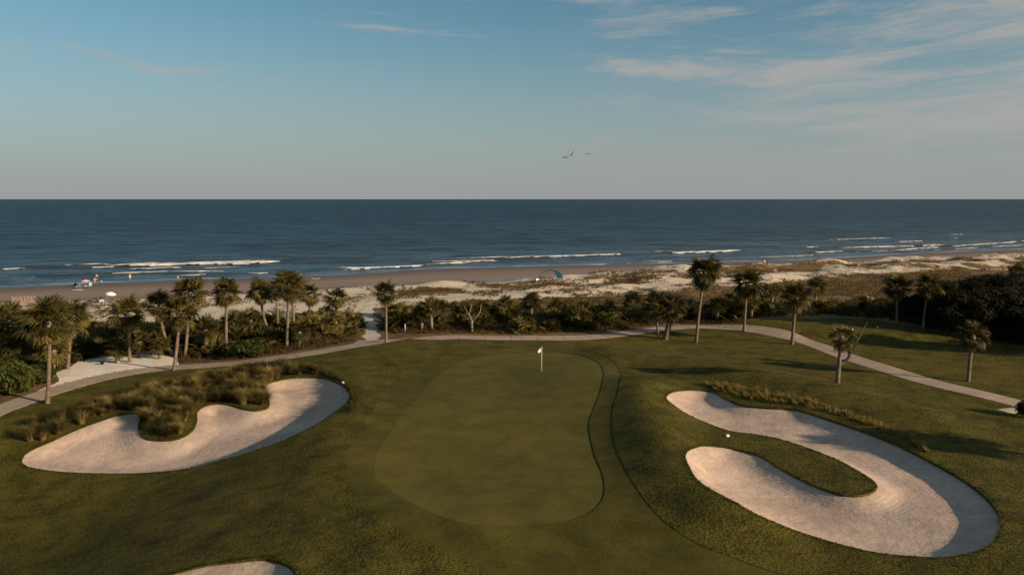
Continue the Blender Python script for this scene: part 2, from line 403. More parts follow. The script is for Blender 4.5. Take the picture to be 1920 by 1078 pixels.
# ---------------------------------------------------------------- outlines traced on the ground
LB = [(41,862),(50,873),(97,882),(155,886),(233,887),(310,883),(368,875),(415,862),(465,848),(520,829),(574,805),(613,782),(647,757),(655,743),(651,730),(636,718),(613,709),(593,706.5),(558,707),(523,712),(496,722),(502,737.5),(506,757),(499,765),(481,768.6),(461,766.6),(434,759),(407,756),(384,761),(370,772),(370,788),(361,807),(337,821),(306,825.6),(275,823),(264,815),(258,798),(264,778),(246,775),(217,780),(174,794),(136,809),(97,827),(66,840),(46.5,852)]
RB = [(1249.5,744.6),(1263,734),(1294,730.6),(1334,733.5),(1358,746),(1390,759),(1441,764),(1493,767),(1552,785),(1612,805),(1681,832),(1745,864),(1810,901),(1855,938),(1875,975),(1862,1012),(1829,1032),(1774,1043),(1718,1042),(1644,1035),(1571,1018),(1515,1001),(1456,979),(1404,955),(1349,925),(1308,898),(1290,868),(1286,853),(1294,842),(1320,835),(1360,838),(1404,848),(1430,857),(1460,876),(1497,896),(1537,914),(1582,927),(1619,927),(1643,916),(1641,903),(1611,883),(1571,861),(1515,839),(1460,822),(1412,813),(1368,807),(1323,791),(1286,774),(1261,757)]
BB = [(300,1084),(349,1069),(388,1059),(446,1051),(485,1046),(510,1048),(539,1057),(553,1072),(556,1095),(520,1130),(450,1150),(360,1140),(310,1110)]
GR = [(1014,661.6),(1065,661.6),(1099,667.6),(1124.5,681.6),(1132,700.7),(1126.6,730.5),(1114,764.5),(1105,790),(1106.6,815.5),(1116,853.7),(1128.7,883.5),(1134,913),(1128.7,936.6),(1111.7,955.7),(1082,970.6),(1044,979),(980,983.4),(916,983.4),(852.5,975),(810,960),(759,934.5),(720.7,909),(703.7,892),(703.7,870.7),(710,845),(737.7,802.7),(767.5,764.5),(801.5,726),(827,700.7),(861,681.6),(903.5,669),(958.7,663)]
CO = [(980,653),(1070,654),(1133,667),(1156,684),(1165,705),(1158.5,734.7),(1150,764.5),(1148,798.5),(1152,828),(1167,866.5),(1188,905),(1214,943),(1257,986),(1312,1020),(1368,1042),(1441,1068),(1500,1088),(1500,1130),(1250,1160),(1000,1110),(850,1040),(745,990),(690,948),(665,922),(650,890),(655,850),(690,790),(740,730),(790,690),(850,665),(910,656)]
PATHC = [(-140,835),(-60,797),(0,768),(59,746),(148,718),(237,698),(297,690),(356,687),(415,683),(480,677),(528,670),(588,661.5),(632,653),(677,645.5),(721,639.6),(795,634.5),(860,632),(978,633.6),(1037,634),(1097,633),(1156,627.7),(1216,619),(1262,614),(1303,612),(1355,612.7),(1394,614.5),(1433,619),(1472,627),(1511,639),(1550,654),(1589,669),(1648,687),(1708,706),(1767,722.7),(1826,736),(1886,749),(1930,760),(2000,782)]
CL = [(60,742),(80,728),(110,714),(106,698),(131,688),(154,675),(208,668),(267,664),(297,664),(329,672),(331,690),(260,697),(160,718)]
TRK = [(703,641),(697,622),(692,603),(690,582),(700,567),(722,557),(740,548)]
def closed(px, step=.45): return catmull(P(px), step)
polyL, polyR, polyB, polyG, polyC = closed(LB), closed(RB), closed(BB), closed(GR), closed(CO)
polyCL = closed(CL, .8)
pc = catmull(P(PATHC), .5, False)
for _ in range(30): pc[1:-1] = (pc[:-2] + pc[1:-1] * 2 + pc[2:]) / 4
seg = np.linalg.norm(np.diff(pc, axis=0), axis=1); arc = np.concatenate([[0], np.cumsum(seg)])
def path_at(s): return np.stack([np.interp(s, arc, pc[:, 0]), np.interp(s, arc, pc[:, 1])], -1)
def strip(fn, L, w, step):
    s = np.arange(0, L, step); p = fn(s); t = np.gradient(p, axis=0); t /= np.linalg.norm(t, axis=1)[:, None]; nn = np.stack([-t[:, 1], t[:, 0]], 1)
    ww = w if np.isscalar(w) else w(s)[:, None]
    return np.concatenate([p + nn * ww, (p - nn * ww)[::-1]])
PW = 1.2
polyP = strip(path_at, arc[-1], PW, .8)
tc_ = catmull(P(TRK), .5, False); tseg = np.concatenate([[0], np.cumsum(np.linalg.norm(np.diff(tc_, axis=0), axis=1))])
track_at = lambda s: np.stack([np.interp(s, tseg, tc_[:, 0]), np.interp(s, tseg, tc_[:, 1])], -1)
polyT = strip(track_at, tseg[-1], lambda s: .9 + 1.3 * np.exp(-s / 3.) + .25 * np.sin(s * 1.3), .7)
# turf: everything on the camera's side of the path, and round the tee beyond it
far = path_at(np.linspace(0, arc[-1], 260)); cut = P([(1330, 611)])[0]
i_cut = int(np.argmin(np.hypot(*(far - cut).T)))
tee = P([(1400, 602), (1470, 598), (1560, 596), (1640, 599), (1700, 610), (1760, 624), (1830, 634), (1920, 642)])
polyTurf = np.concatenate([[(-140, 5)], [(-120, far[0][1])], far[:i_cut], tee, [(160, 84), (160, 5)]])
xs = np.arange(-420, 700, 2.)
ydl = np.stack([xs, Yd(xs) + 1.6 * (fbm(xs / 9, xs * 0, 9) - .5)], 1)
polyBeach = np.concatenate([ydl[(xs > -300) & (xs < 560)], [(560, 800), (-300, 800)]])

def build_ground():
    pts = []
    def grid(x0, x1, y0, y1, st):
        gx, gy = np.meshgrid(np.arange(x0, x1, st), np.arange(y0, y1, st)); gx = gx + (np.arange(gy.shape[0]) % 2)[:, None] * st * .5
        j = np.random.RandomState(1).rand(2, *gx.shape) - .5
        return np.stack([(gx + j[0] * st * .25).ravel(), (gy + j[1] * st * .25).ravel()], 1)
    near = grid(-62, 78, 22, 98, .75)
    dun = grid(-130, 230, 98, 300, 1.0); yd = Yd(dun[:, 0]); keep = (dun[:, 1] < yd + 4) & (dun[:, 1] > yd - 40); dun1 = dun[keep]
    rest = grid(-300, 560, -40, 420, 6.); yd = Yd(rest[:, 0])
    k = ~((rest[:, 0] > -63) & (rest[:, 0] < 79) & (rest[:, 1] > 21) & (rest[:, 1] < 99)) & ~((rest[:, 0] > -131) & (rest[:, 0] < 231) & (rest[:, 1] < yd + 5) & (rest[:, 1] > np.maximum(yd - 41, 97)))
    k &= rest[:, 1] < Yw(rest[:, 0]) + 60
    rest = rest[k]
    inner = [grid(p[:, 0].min(), p[:, 0].max(), p[:, 1].min(), p[:, 1].max(), .38) for p in (polyL, polyR, polyB)]
    inner = [g[inside(p, g[:, 0], g[:, 1])] for g, p in zip(inner, (polyL, polyR, polyB))]
    bunk = np.zeros(len(near), bool)
    for p in (polyL, polyR, polyB): bunk |= inside(p, near[:, 0], near[:, 1])
    allp = np.concatenate([near[~bunk], dun1, rest] + inner)
    polys = [polyL, polyR, polyB, polyG, polyC, polyP, polyCL, polyT, polyTurf, polyBeach]
    bp = np.concatenate([np.concatenate([p, (p + np.roll(p, -1, 0)) / 2]) for p in polys[:8]])
    cell = {}
    for a, b in bp: cell.setdefault((int(a // .5), int(b // .5)), []).append((a, b))
    def close(p):
        i, j = int(p[0] // .5), int(p[1] // .5)
        for di in (-1, 0, 1):
            for dj in (-1, 0, 1):
                for q in cell.get((i + di, j + dj), ()):
                    if (q[0] - p[0]) ** 2 + (q[1] - p[1]) ** 2 < .045: return True
        return False
    allp = [p for p in allp if not close(p)]
    verts = [Vector((float(a), float(b))) for a, b in allp]; edges = []
    for p in polys:
        b = len(verts); verts += [Vector((float(u), float(v))) for u, v in p]; m = len(p); edges += [(b + i, b + (i + 1) % m) for i in range(m)]
    r = delaunay_2d_cdt(verts, edges, [], 0, 1e-4)
    V = np.array([(v.x, v.y) for v in r[0]]); T = np.array([f for f in r[2] if len(f) == 3])
    c = V[T].mean(1); cx, cy = c[:, 0], c[:, 1]
    zone = np.full(len(T), 0)                                  # 0 dune land
    zone[inside(polyTurf, cx, cy)] = 1
    zone[inside(polyBeach, cx, cy)] = 2
    zone[inside(polyT, cx, cy) & (zone == 0)] = 3
    zone[inside(polyCL, cx, cy)] = 4
    zone[inside(polyC, cx, cy)] = 5
    zone[inside(polyG, cx, cy)] = 6
    zone[inside(polyP, cx, cy)] = 7
    for k, p in ((8, polyL), (9, polyR), (10, polyB)): zone[inside(p, cx, cy)] = k
    H = hb(V[:, 0], V[:, 1]); Z = {k: H.copy() for k in range(11)}
    rimd = {}
    Z[4] = H - .03; Z[5] = H - (.006 + .014 * sm(-6, 8, V[:, 0])); Z[6] = Z[5] - (.008 + .026 * sm(-8, 6, V[:, 0])); Z[7] = H - .10; Z[3] = H - .06
    for k, p, base, ext, w in ((8, polyL, .34, .22, 1.6), (9, polyR, .34, .0, 1.3), (10, polyB, .4, .3, 1.5)):
        d = np.zeros(len(V)); use = np.unique(T[zone == k]); d[use] = dist_poly(p, V[use, 0], V[use, 1]); rimd[k] = d
        t = sm(p[:, 0].min(), p[:, 0].max(), V[:, 0])
        rough = .10 * (fbm(V[:, 0] / 1.6, V[:, 1] / 1.6, 4, 3) - .5) * np.clip(d, 0, 1)
        Z[k] = H - (.05 + .09 * t) - (base + ext * t) * sm(-.15, w, d) + rough
    names = {0: ('dune_land', 'dune'), 1: ('rough_turf', 'rough'), 2: ('beach', 'beach'), 3: ('sand_track', 'track'), 4: ('sand_clearing', 'clearing'), 5: ('green_collar', 'collar'),
             6: ('putting_green', 'green'), 7: ('cart_path', 'bed'), 8: ('sand_bunker', 'bunker'), 9: ('sand_bunker', 'bunker'), 10: ('sand_bunker', 'bunker')}
    labels = {8: 'long sand bunker with grass tussocks bulging into its far edge', 9: 'forked sand bunker wrapping around a tongue of grass', 10: 'small sand bunker in the rough before the long tussock-edged bunker'}
    lips = {k: ([], []) for k in names}
    em = {}
    for ti, t in enumerate(T):
        for a in range(3):
            e = (int(t[a]), int(t[(a + 1) % 3])); key = (min(e), max(e)); o = em.pop(key, None)
            if o is None: em[key] = ti
            elif zone[o] != zone[ti]:
                za, zb = zone[o], zone[ti]; i, j = key
                if max(abs(Z[za][i] - Z[zb][i]), abs(Z[za][j] - Z[zb][j])) > .0003:
                    hi, lo = (za, zb) if Z[za][i] + Z[za][j] > Z[zb][i] + Z[zb][j] else (zb, za)
                    v, f = lips[hi]; b = len(v)
                    v += [(*V[i], Z[hi][i]), (*V[j], Z[hi][j]), (*V[j], Z[lo][j] - .02), (*V[i], Z[lo][i] - .02)]; f.append((b, b + 1, b + 2, b + 3))
    out = {}
    for k, (nm, mt) in names.items():
        tt = T[zone == k]; u, inv = np.unique(tt, return_inverse=True); tri = inv.reshape(-1, 3)
        vv = np.column_stack([V[u], Z[k][u]])
        a = vv[tri[:, 1]] - vv[tri[:, 0]]; b = vv[tri[:, 2]] - vv[tri[:, 0]]; fl = (a[:, 0] * b[:, 1] - a[:, 1] * b[:, 0]) < 0; tri[fl] = tri[fl][:, ::-1]
        lv, lf = lips[k]; F = [tuple(int(q) for q in f) for f in tri] + [tuple(q + len(vv) for q in f) for f in lf]
        me = mesh_np(nm, list(map(tuple, vv)) + lv, F, M[mt])
        o = tag(obj(nm, me), kind='structure')
        if k in labels: o['label'] = labels[k]
        if k in rimd:
            at = me.attributes.new('rim', 'FLOAT', 'POINT'); at.data.foreach_set('value', np.concatenate([rimd[k][u], np.zeros(len(lv))]).astype(np.float32))
        nlv = np.zeros(len(lv))
        if k == 0:
            x, y = vv[:, 0], vv[:, 1]; yd = Yd(x)
            ys = np.minimum(Ys(x), yd - 6)
            s = .12 + .50 * sm(ys - 5, ys + 3, y) + .25 * np.clip((vv[:, 2] - hb(x, y + 1.6)) * 1.2, -.4, .6) * sm(ys, ys + 4, y) - .34 * np.exp(-((y - (ys + .55 * (yd - ys))) / (2 + .10 * (yd - ys))) ** 2) * sm(.40, .62, fbm(x / 7, y / 5, 6, 3)) * sm(-45, -10, x)
            s = s + .75 * (fbm(x / 8, y / 3.2, 8, 4) - .5) * sm(ys - 5, ys + 3, y) + .12 * (1 - sm(-60, 0, x)) * sm(ys - 5, ys + 3, y)
            at = me.attributes.new('sandy', 'FLOAT', 'POINT'); at.data.foreach_set('value', np.concatenate([s, nlv]).astype(np.float32))
        if k == 2:
            x, y = vv[:, 0], vv[:, 1]; t = (y - Yd(x)) / np.maximum(Yw(x) - Yd(x), 5)
            at = me.attributes.new('wet', 'FLOAT', 'POINT'); at.data.foreach_set('value', np.concatenate([t, nlv]).astype(np.float32))
            at = me.attributes.new('dry', 'FLOAT', 'POINT'); at.data.foreach_set('value', np.concatenate([(1 - sm(1.5, 6, y - Yd(x))), nlv]).astype(np.float32))
        out[nm] = o
    return out
G = build_ground()
def gz(x, y): return float(hb(x, y))

# cart path: one concrete slab after another
def build_slabs():
    s = 0.; Ls = 3.05
    while s + Ls < arc[-1]:
        ss = np.linspace(s, s + Ls - .05, 5); p = path_at(ss); t = path_at(ss + .05) - path_at(ss - .05); t /= np.linalg.norm(t, axis=1)[:, None] + 1e-9
        nn = np.stack([-t[:, 1], t[:, 0]], 1); c = p.mean(0); zc = gz(*c); V = []; F = []; w = PW - .03
        tilt = rnd.uniform(-.006, .006)
        for i in range(5):
            for k in (-1, 1):
                q = p[i] + nn[i] * w * k; z = gz(*q) - zc + tilt
                V += [(q[0] - c[0], q[1] - c[1], z + .012), (q[0] - c[0], q[1] - c[1], z - .12)]
        for i in range(4):
            a = i * 4; b = a + 4
            F += [(a + 2, b + 2, b, a), (a, b, b + 1, a + 1), (a + 3, b + 3, b + 2, a + 2)]
        F += [(0, 1, 3, 2), (18, 19, 17, 16)]
        me = mesh_np('concrete_slab', V, F, M['concrete'], False)
        obj('concrete_slab', me, G['cart_path'], (c[0], c[1], zc)); s += Ls
build_slabs()

# ---------------------------------------------------------------- sea
def build_sea():
    xs = np.concatenate([[-30000, -6000, -1500], np.arange(-420, 700, 10), [1500, 6000, 30000]]); V = []; F = []
    ys_off = [-6, 0, 30, 120, 500, 2500, 9000, 32000]
    for x in xs:
        y0 = float(Yw(np.clip(x, -420, 690)))
        for k in ys_off: V.append((x, y0 + k, SEA))
    m = len(ys_off)
    for i in range(len(xs) - 1):
        for j in range(m - 1): F.append((i * m + j, (i + 1) * m + j, (i + 1) * m + j + 1, i * m + j + 1))
    sme = mesh_np('sea', V, F, M['sea']); at = sme.attributes.new('shore', 'FLOAT', 'POINT'); at.data.foreach_set('value', np.tile([1., 1., .7, .15, 0, 0, 0, 0], len(xs)).astype(np.float32))
    sea = tag(obj('sea', sme), kind='structure')
    def ridge(px, hgt, wid, foam=0., fo_side=1., seed=0):
        hgt *= .55; foam *= .75; wid *= .8
        p = catmull(flat(px, SEA), 1.2, False); n_ = len(p); t = np.gradient(p, axis=0); t /= np.linalg.norm(t, axis=1)[:, None]; nn = np.stack([-t[:, 1], t[:, 0]], 1)
        if nn[:, 1].mean() < 0: nn = -nn
        V = []; F = []; prof = [(-1.0, -.03), (-.55, .25), (-.28, .85), (0, 1.), (.4, .62), (1.2, .15), (1.9, -.03)]
        for i in range(n_):
            e = min(i, n_ - 1 - i) / n_; tap = min(1, e * 8 + .02) * (.65 + .7 * vn(i * .08, seed)); wob = (vn(i * .12, seed + 5) - .5) * wid * .7
            for a, b in prof:
                q = p[i] + nn[i] * (a * wid + wob); V.append((q[0], q[1], SEA + (b * hgt * tap if b > 0 else -.05)))
        m = len(prof)
        for i in range(n_ - 1):
            for j in range(m - 1): F.append((i * m + j, (i + 1) * m + j, (i + 1) * m + j + 1, i * m + j + 1))
        w = obj('breaking_wave', mesh_np('breaking_wave', V, F, M['wave']), sea)
        if foam > 0:
            V = []; F = []; k = 9
            k = 12
            for i in range(n_):
                e = min(i, n_ - 1 - i) / n_; tap = min(1, e * 6 + .02) * (.35 + .9 * fbm(i * .07, seed * 5.3, 9, 3))
                front = foam * (.3 + 1.3 * fbm(i * .35, seed * 3.1, 7, 4)) * tap; back = foam * .45 * (.2 + vn(i * .3, seed + 9)) * tap; sh = (vn(i * .12, seed + 5) - .5) * wid * .7
                for j in range(k):
                    u = j / (k - 1); off = -front + (front + back) * u; arch = max(0, math.sin(math.pi * u)) ** .7
                    q = p[i] + nn[i] * (off + sh - .1 * wid); V.append((q[0], q[1], SEA + .04 + hgt * 1.1 * (.3 + .7 * arch if .2 < u else arch) * min(1, tap + .1) * (.6 + .7 * vn(i * .9, j * .9 + seed))))
            for i in range(n_ - 1):
                if fbm(i * .10, seed * 7.7, 3, 2) < (.0 if foam > 5 else .30 if foam > 2.4 else .45): continue
                for j in range(k - 1):
                    if vn(i * .8, j * .75 + seed * 3) > .35 + .9 * math.sin(math.pi * (j + .5) / (k - 1)): continue
                    F.append((i * k + j, (i + 1) * k + j, (i + 1) * k + j + 1, i * k + j + 1))
            if F: obj('foam', mesh_np('foam', V, F, M['foam']), w)
    ridge([(205, 497), (300, 495), (420, 493), (525, 490)], .95, 3.2, 8.5, 1, 1)
    ridge([(525, 489), (570, 487), (640, 485), (700, 484)], .8, 3., 0, 1, 2)
    ridge([(0, 505), (25, 503.5), (48, 503)], .6, 2.5, 3.5, 1, 3)
    ridge([(40, 501), (120, 499), (205, 496)], .75, 3., .8, 1, 4)
    ridge([(60, 519), (140, 516), (215, 512)], .45, 2.2, .7, 1, 5)
    ridge([(210, 513), (300, 511), (420, 509)], .4, 2.2, .6, 1, 6)
    ridge([(330, 517), (420, 514), (520, 512), (600, 510)], .25, 1.4, 1.3, 1, 7)
    ridge([(625, 502), (700, 502), (760, 500), (800, 497)], .5, 2.2, 2.2, 1, 8)
    ridge([(800, 496), (870, 492), (960, 487), (1040, 484)], .5, 2.4, 1.9, 1, 9)
    ridge([(930, 484), (1020, 481), (1130, 478), (1240, 475)], .45, 2.6, 2.4, 1, 10)
    ridge([(1235, 474.5), (1300, 473), (1370, 470.5), (1400, 470)], .7, 3.6, 4.6, 1, 11)
    ridge([(1200, 490), (1280, 489.5), (1340, 489), (1400, 490)], .15, 1.2, 1.6, 1, 12)
    ridge([(1510, 474), (1560, 472), (1610, 470)], .4, 3., 2.6, 1, 13)
    ridge([(1570, 465), (1640, 463), (1700, 462), (1770, 459)], .5, 4., 3.4, 1, 14)
    ridge([(1600, 473), (1680, 469), (1740, 464), (1830, 458), (1920, 452), (1990, 449)], .35, 3., 4.2, 1, 15)
    ridge([(1100, 497), (1180, 494), (1260, 492)], .12, 1.2, 1.0, 1, 16)
    ridge([(1740, 470), (1800, 466), (1860, 462), (1920, 459)], .2, 2.4, 2.6, 1, 17)
    ridge([(1420, 482), (1470, 481), (1530, 478)], .2, 2.2, 1.2, 1, 18)
    for k in range(16):
        x = rnd.uniform(-130, 300); y = float(Yw(x)) + rnd.uniform(4, 48) * (1 + max(0, x) / 200); L = rnd.uniform(8, 42); d = CAMH - SEA
        def topx(X, Y):
            v = np.array((X, Y, -d)); f = v @ np.array((0, cp, -sp_)); u = v @ np.array((0, sp_, cp)); return (960 + FOC * X / f, 539 - FOC * u / f)
        sl_ = (float(Yw(x + L)) - float(Yw(x))) / L
        ridge([topx(x + L * t, y + sl_ * L * t + rnd.uniform(-.6, .6)) for t in (0, .33, .66, 1)], rnd.uniform(.15, .5), rnd.uniform(1., 2.2), rnd.uniform(.5, 1.5), 1, 30 + k)
    # the thin wash line where the water ends
    V = []; F = []; xs2 = np.arange(-170, 360, .8)
    for i, x in enumerate(xs2):
        y = float(Yw(x)) + 1.6 * (fbm(x / 13, 0, 3, 3) - .5) + 1.2; w = .15 + 1.0 * max(0, fbm(x / 7, 3.3, 5, 3) - .32)
        for a in (-w, w): V.append((x, y + a, max(SEA, gz(x, y + a)) + .03))
    for i in range(len(xs2) - 1): F.append((2 * i, 2 * i + 2, 2 * i + 3, 2 * i + 1))
    obj('wash_foam', mesh_np('wash_foam', V, F, M['foam']), sea)
    # shallow pool left on the beach behind the dunes
    pl = catmull(flat([(600, 539), (690, 534.5), (800, 530), (900, 526), (1000, 521.5), (1100, 516), (1180, 511), (1240, 505.5), (1300, 500.5), (1400, 496)], -2.2), 1.5, False)
    tg = np.gradient(pl, axis=0); tg /= np.linalg.norm(tg, axis=1)[:, None]; nn = np.stack([-tg[:, 1], tg[:, 0]], 1); V = []; F = []; m = len(pl)
    for i in range(m):
        w = (2.6 * (.5 + fbm(i * .09, 1.7, 4, 3))) * min(1, min(i, m - 1 - i) * .06 + .02); o_ = (fbm(i * .07, 5.1, 2, 3) - .5) * 3
        for j in range(7): q = pl[i] + nn[i] * (w * (j / 3 - 1) + o_); V.append((q[0], q[1], gz(*q) + .025))
    for i in range(m - 1):
        for j in range(6): F.append((i * 7 + j, i * 7 + 7 + j, i * 7 + 8 + j, i * 7 + 1 + j))
    tag(obj('tidal_pool', mesh_np('tidal_pool', V, F, M['pool'])), kind='structure')
build_sea()

# ---------------------------------------------------------------- plants: meshes
def blade_arrays(base, n, hgt, spread, wid, rs, segs=2, droop=.5):
    """n curved blades round each base point (m,3) -> V, F"""
    m = len(base); N = m * n; b = np.repeat(base, n, 0); a = rs.rand(N) * 2 * np.pi
    h = np.repeat(hgt, n) * (.6 + .5 * rs.rand(N)); sp = spread * (.15 + rs.rand(N)); r0 = rs.rand(N) * spread * .22
    dx, dy = np.cos(a), np.sin(a); tx, ty = -dy, dx; V = np.zeros((N, 2 * segs + 1, 3)); w0 = wid * (.7 + .6 * rs.rand(N))
    h_scale = np.repeat(hgt, n) / max(1e-6, float(np.mean(hgt)))
    for k in range(segs + 1):
        t = k / segs; out = r0 + sp * h_scale * t ** 1.6; z = h * (t - droop * .45 * t ** 3); w = w0 * (1 - t) + .001
        cx = b[:, 0] + dx * out; cy = b[:, 1] + dy * out; cz = b[:, 2] + z
        if k < segs:
            V[:, 2 * k] = np.stack([cx - tx * w, cy - ty * w, cz], 1); V[:, 2 * k + 1] = np.stack([cx + tx * w, cy + ty * w, cz], 1)
        else: V[:, 2 * k] = np.stack([cx, cy, cz], 1)
    T = []
    for k in range(segs - 1): T += [(2 * k, 2 * k + 1, 2 * k + 2), (2 * k + 1, 2 * k + 3, 2 * k + 2)]
    T.append((2 * segs - 2, 2 * segs - 1, 2 * segs)); T = np.array(T)
    F = (np.arange(N)[:, None, None] * (2 * segs + 1) + T[None]).reshape(-1, 3)
    return V.reshape(-1, 3), F
def leaf_cloud(blobs, n, size, rs, shell=.55):
    """n leaf quads through the volume of ellipsoid blobs (cx,cy,cz,rx,ry,rz)"""
    B = np.array(blobs, float); vol = (B[:, 3] * B[:, 4] * B[:, 5]) ** .75; k = rs.choice(len(B), n, p=vol / vol.sum()); B = B[k]
    d = rs.normal(size=(n, 3)); d /= np.linalg.norm(d, axis=1)[:, None]; r = (shell + (1 - shell) * rs.rand(n) ** .7) * (.85 + .3 * rs.rand(n))
    c = B[:, :3] + d * B[:, 3:] * r[:, None]
    u = rs.normal(size=(n, 3)); nn = d * .9 + rs.normal(size=(n, 3)) * .6; nn /= np.linalg.norm(nn, axis=1)[:, None]
    u -= nn * (u * nn).sum(1)[:, None]; u /= np.linalg.norm(u, axis=1)[:, None]; v = np.cross(nn, u); s = size * (.55 + .9 * rs.rand(n))[:, None]
    q = np.stack([c - u * s, c + v * s * .45, c + u * s, c - v * s * .45], 1)
    return q.reshape(-1, 3), (np.arange(n)[:, None] * 4 + np.arange(4)[None]).astype(int)
def fan_arrays(pet, blade, leaflets, spread, droop, rs, fold=.25, wid=.052):
    V = []; F = []
    def strip3(p, w, side):
        b = len(V)
        for i, (q, ww) in enumerate(zip(p, w)):
            if i < len(p) - 1: V.extend([q - side * ww, q + side * ww])
            else: V.append(q)
        m = len(p)
        for i in range(m - 2): F.append((b + 2 * i, b + 2 * i + 1, b + 2 * i + 3, b + 2 * i + 2))
        F.append((b + 2 * (m - 2), b + 2 * (m - 2) + 1, b + 2 * (m - 1)))
    sag = lambda x: -.18 * droop * x * x
    strip3([np.array((0, 0, 0.)), np.array((pet * .5, 0, sag(pet * .5))), np.array((pet + .1, 0, sag(pet) - .01))], [.035, .025, 0], np.array((0, 1., 0)))
    o = np.array((pet, 0, sag(pet)))
    for k in range(leaflets):
        a = -spread + 2 * spread * k / (leaflets - 1) + rs.normal() * .03; d = np.array((math.cos(a), math.sin(a), 0)); s = np.array((-d[1], d[0], 0)) * .93 + np.array((0, 0, .36)) * (1 if k % 2 else -1)
        L = blade * (.74 + .26 * math.cos(a * .62)) * (.88 + .22 * rs.rand()); dr = droop * (.5 + .5 * rs.rand())
        up = fold * abs(math.sin(a)); ps = []
        for t in (0.05, .5, .78, 1.):
            ps.append(o + d * L * (t - .10 * dr * t ** 3) + np.array((0, 0, up * L * t * .6 - dr * L * .55 * t ** 2.6)))
        strip3(ps, [.010, wid, wid * .62, 0], s)
    return np.array(V), F
rs0 = np.random.RandomState(11)
FROND = [mesh_np('frond', *fan_arrays(.75 + .12 * i % .3, .95, 22, 2.0 + .1 * (i % 3), .7 + .22 * i, rs0), M['palm'], False) for i in range(5)]
DEAD = [mesh_np('dead_frond', *fan_arrays(.6, .8, 14, 1.0, 1.7, rs0, .1, .05), M['deadleaf'], False) for i in range(3)]
def bundle(mesh_fn, count, rs, elev=(75, -25), sc=1., tilt_out=.08, z0=0.):
    VV = []; FF = []; b = 0
    for i in range(count):
        V, F = mesh_fn(i); u = (i + .5) / count; el = R_(elev[0] + (elev[1] - elev[0]) * u ** .85 + rs.normal() * 7); yaw = i * 2.39996 + rs.normal() * .25; s = sc * (.82 + .32 * rs.rand())
        Mx = Matrix.Translation((0, 0, z0)) @ Matrix.Rotation(yaw, 4, 'Z') @ Matrix.Rotation(-el, 4, 'Y') @ Matrix.Rotation(rs.normal() * .35, 4, 'X'); A = np.array(Mx)
        W = (V * s) @ A[:3, :3].T + A[:3, 3]; VV.append(W); FF += [tuple(q + b for q in f) for f in F]; b += len(V)
    return np.concatenate(VV), FF
PALMETTO = []
for i in range(5):
    rs = np.random.RandomState(40 + i)
    PALMETTO.append(mesh_np('fronds', *bundle(lambda k: fan_arrays(.75, .62, 13, 1.75, .5 + .3 * rs.rand(), rs, .25, .05), 17 + 2 * i, rs, (82, 8)), M['palm2'], False))
SMALLCROWN = []
for i in range(4):
    rs = np.random.RandomState(60 + i)
    SMALLCROWN.append(mesh_np('crown', *bundle(lambda k: fan_arrays(.6, .8, 15, 1.9, .6 + .4 * rs.rand(), rs, .25, .055), 26, rs, (85, -35)), M['palm'], False))
SHRUB = {}
for key, mt, n, size in (('scrub', 'shrub', 1500, .095), ('hedge', 'hedge', 1800, .10)):
    SHRUB[key] = []
    for i in range(4):
        rs = np.random.RandomState(80 + i); bl = [(rs.normal() * .42, rs.normal() * .42, .42 + rs.rand() * .42, .38 + .22 * rs.rand(), .38 + .22 * rs.rand(), .32 + .2 * rs.rand()) for _ in range(8)]
        V, F = leaf_cloud(bl, n, size, rs); V[:, 2] = np.maximum(V[:, 2], .01); SHRUB[key].append(mesh_np('foliage', V, F, M[mt], False))
TREE = []
for i in range(4):
    rs = np.random.RandomState(120 + i); bl = []
    for _ in range(16):
        a = rs.rand() * 6.28; r = rs.rand() ** .5 * 1.9; bl.append((r * math.cos(a), r * math.sin(a), 2.0 + rs.rand() * 3.2 * (1 - .12 * r * r / 3.6), .75 + .55 * rs.rand(), .75 + .55 * rs.rand(), .6 + .4 * rs.rand()))
    for _ in range(6):
        a = rs.rand() * 6.28; bl.append((1.5 * math.cos(a), 1.5 * math.sin(a), .9 + rs.rand(), .9, .9, .8))
    V, F = leaf_cloud(bl, 13000, .12, rs, .45); tb = MB().tube([(0, 0, -.3), (.1, .05, 1.2), (.0, .1, 2.6), (.15, 0, 4.2)], [.2, .16, .12, .05], 7)
    for k in range(6):
        b = bl[k]; tb.tube([(0, .05, 1.3 + .25 * k), (b[0] * .5, b[1] * .5, (1.6 + b[2]) / 2), b[:3]], [.09, .06, .02], 5)
    TREE.append((mesh_np('crown', V, F, M['oak'], False), tb.mesh('trunk', M['bark'])))
TUSS = []
for i in range(5):
    rs = np.random.RandomState(150 + i); V, F = blade_arrays(np.zeros((1, 3)), 400, np.array([1.0]), .66, .015, rs, 3, .62)
    TUSS.append(mesh_np('blades', V, F, M['tussock'], False))

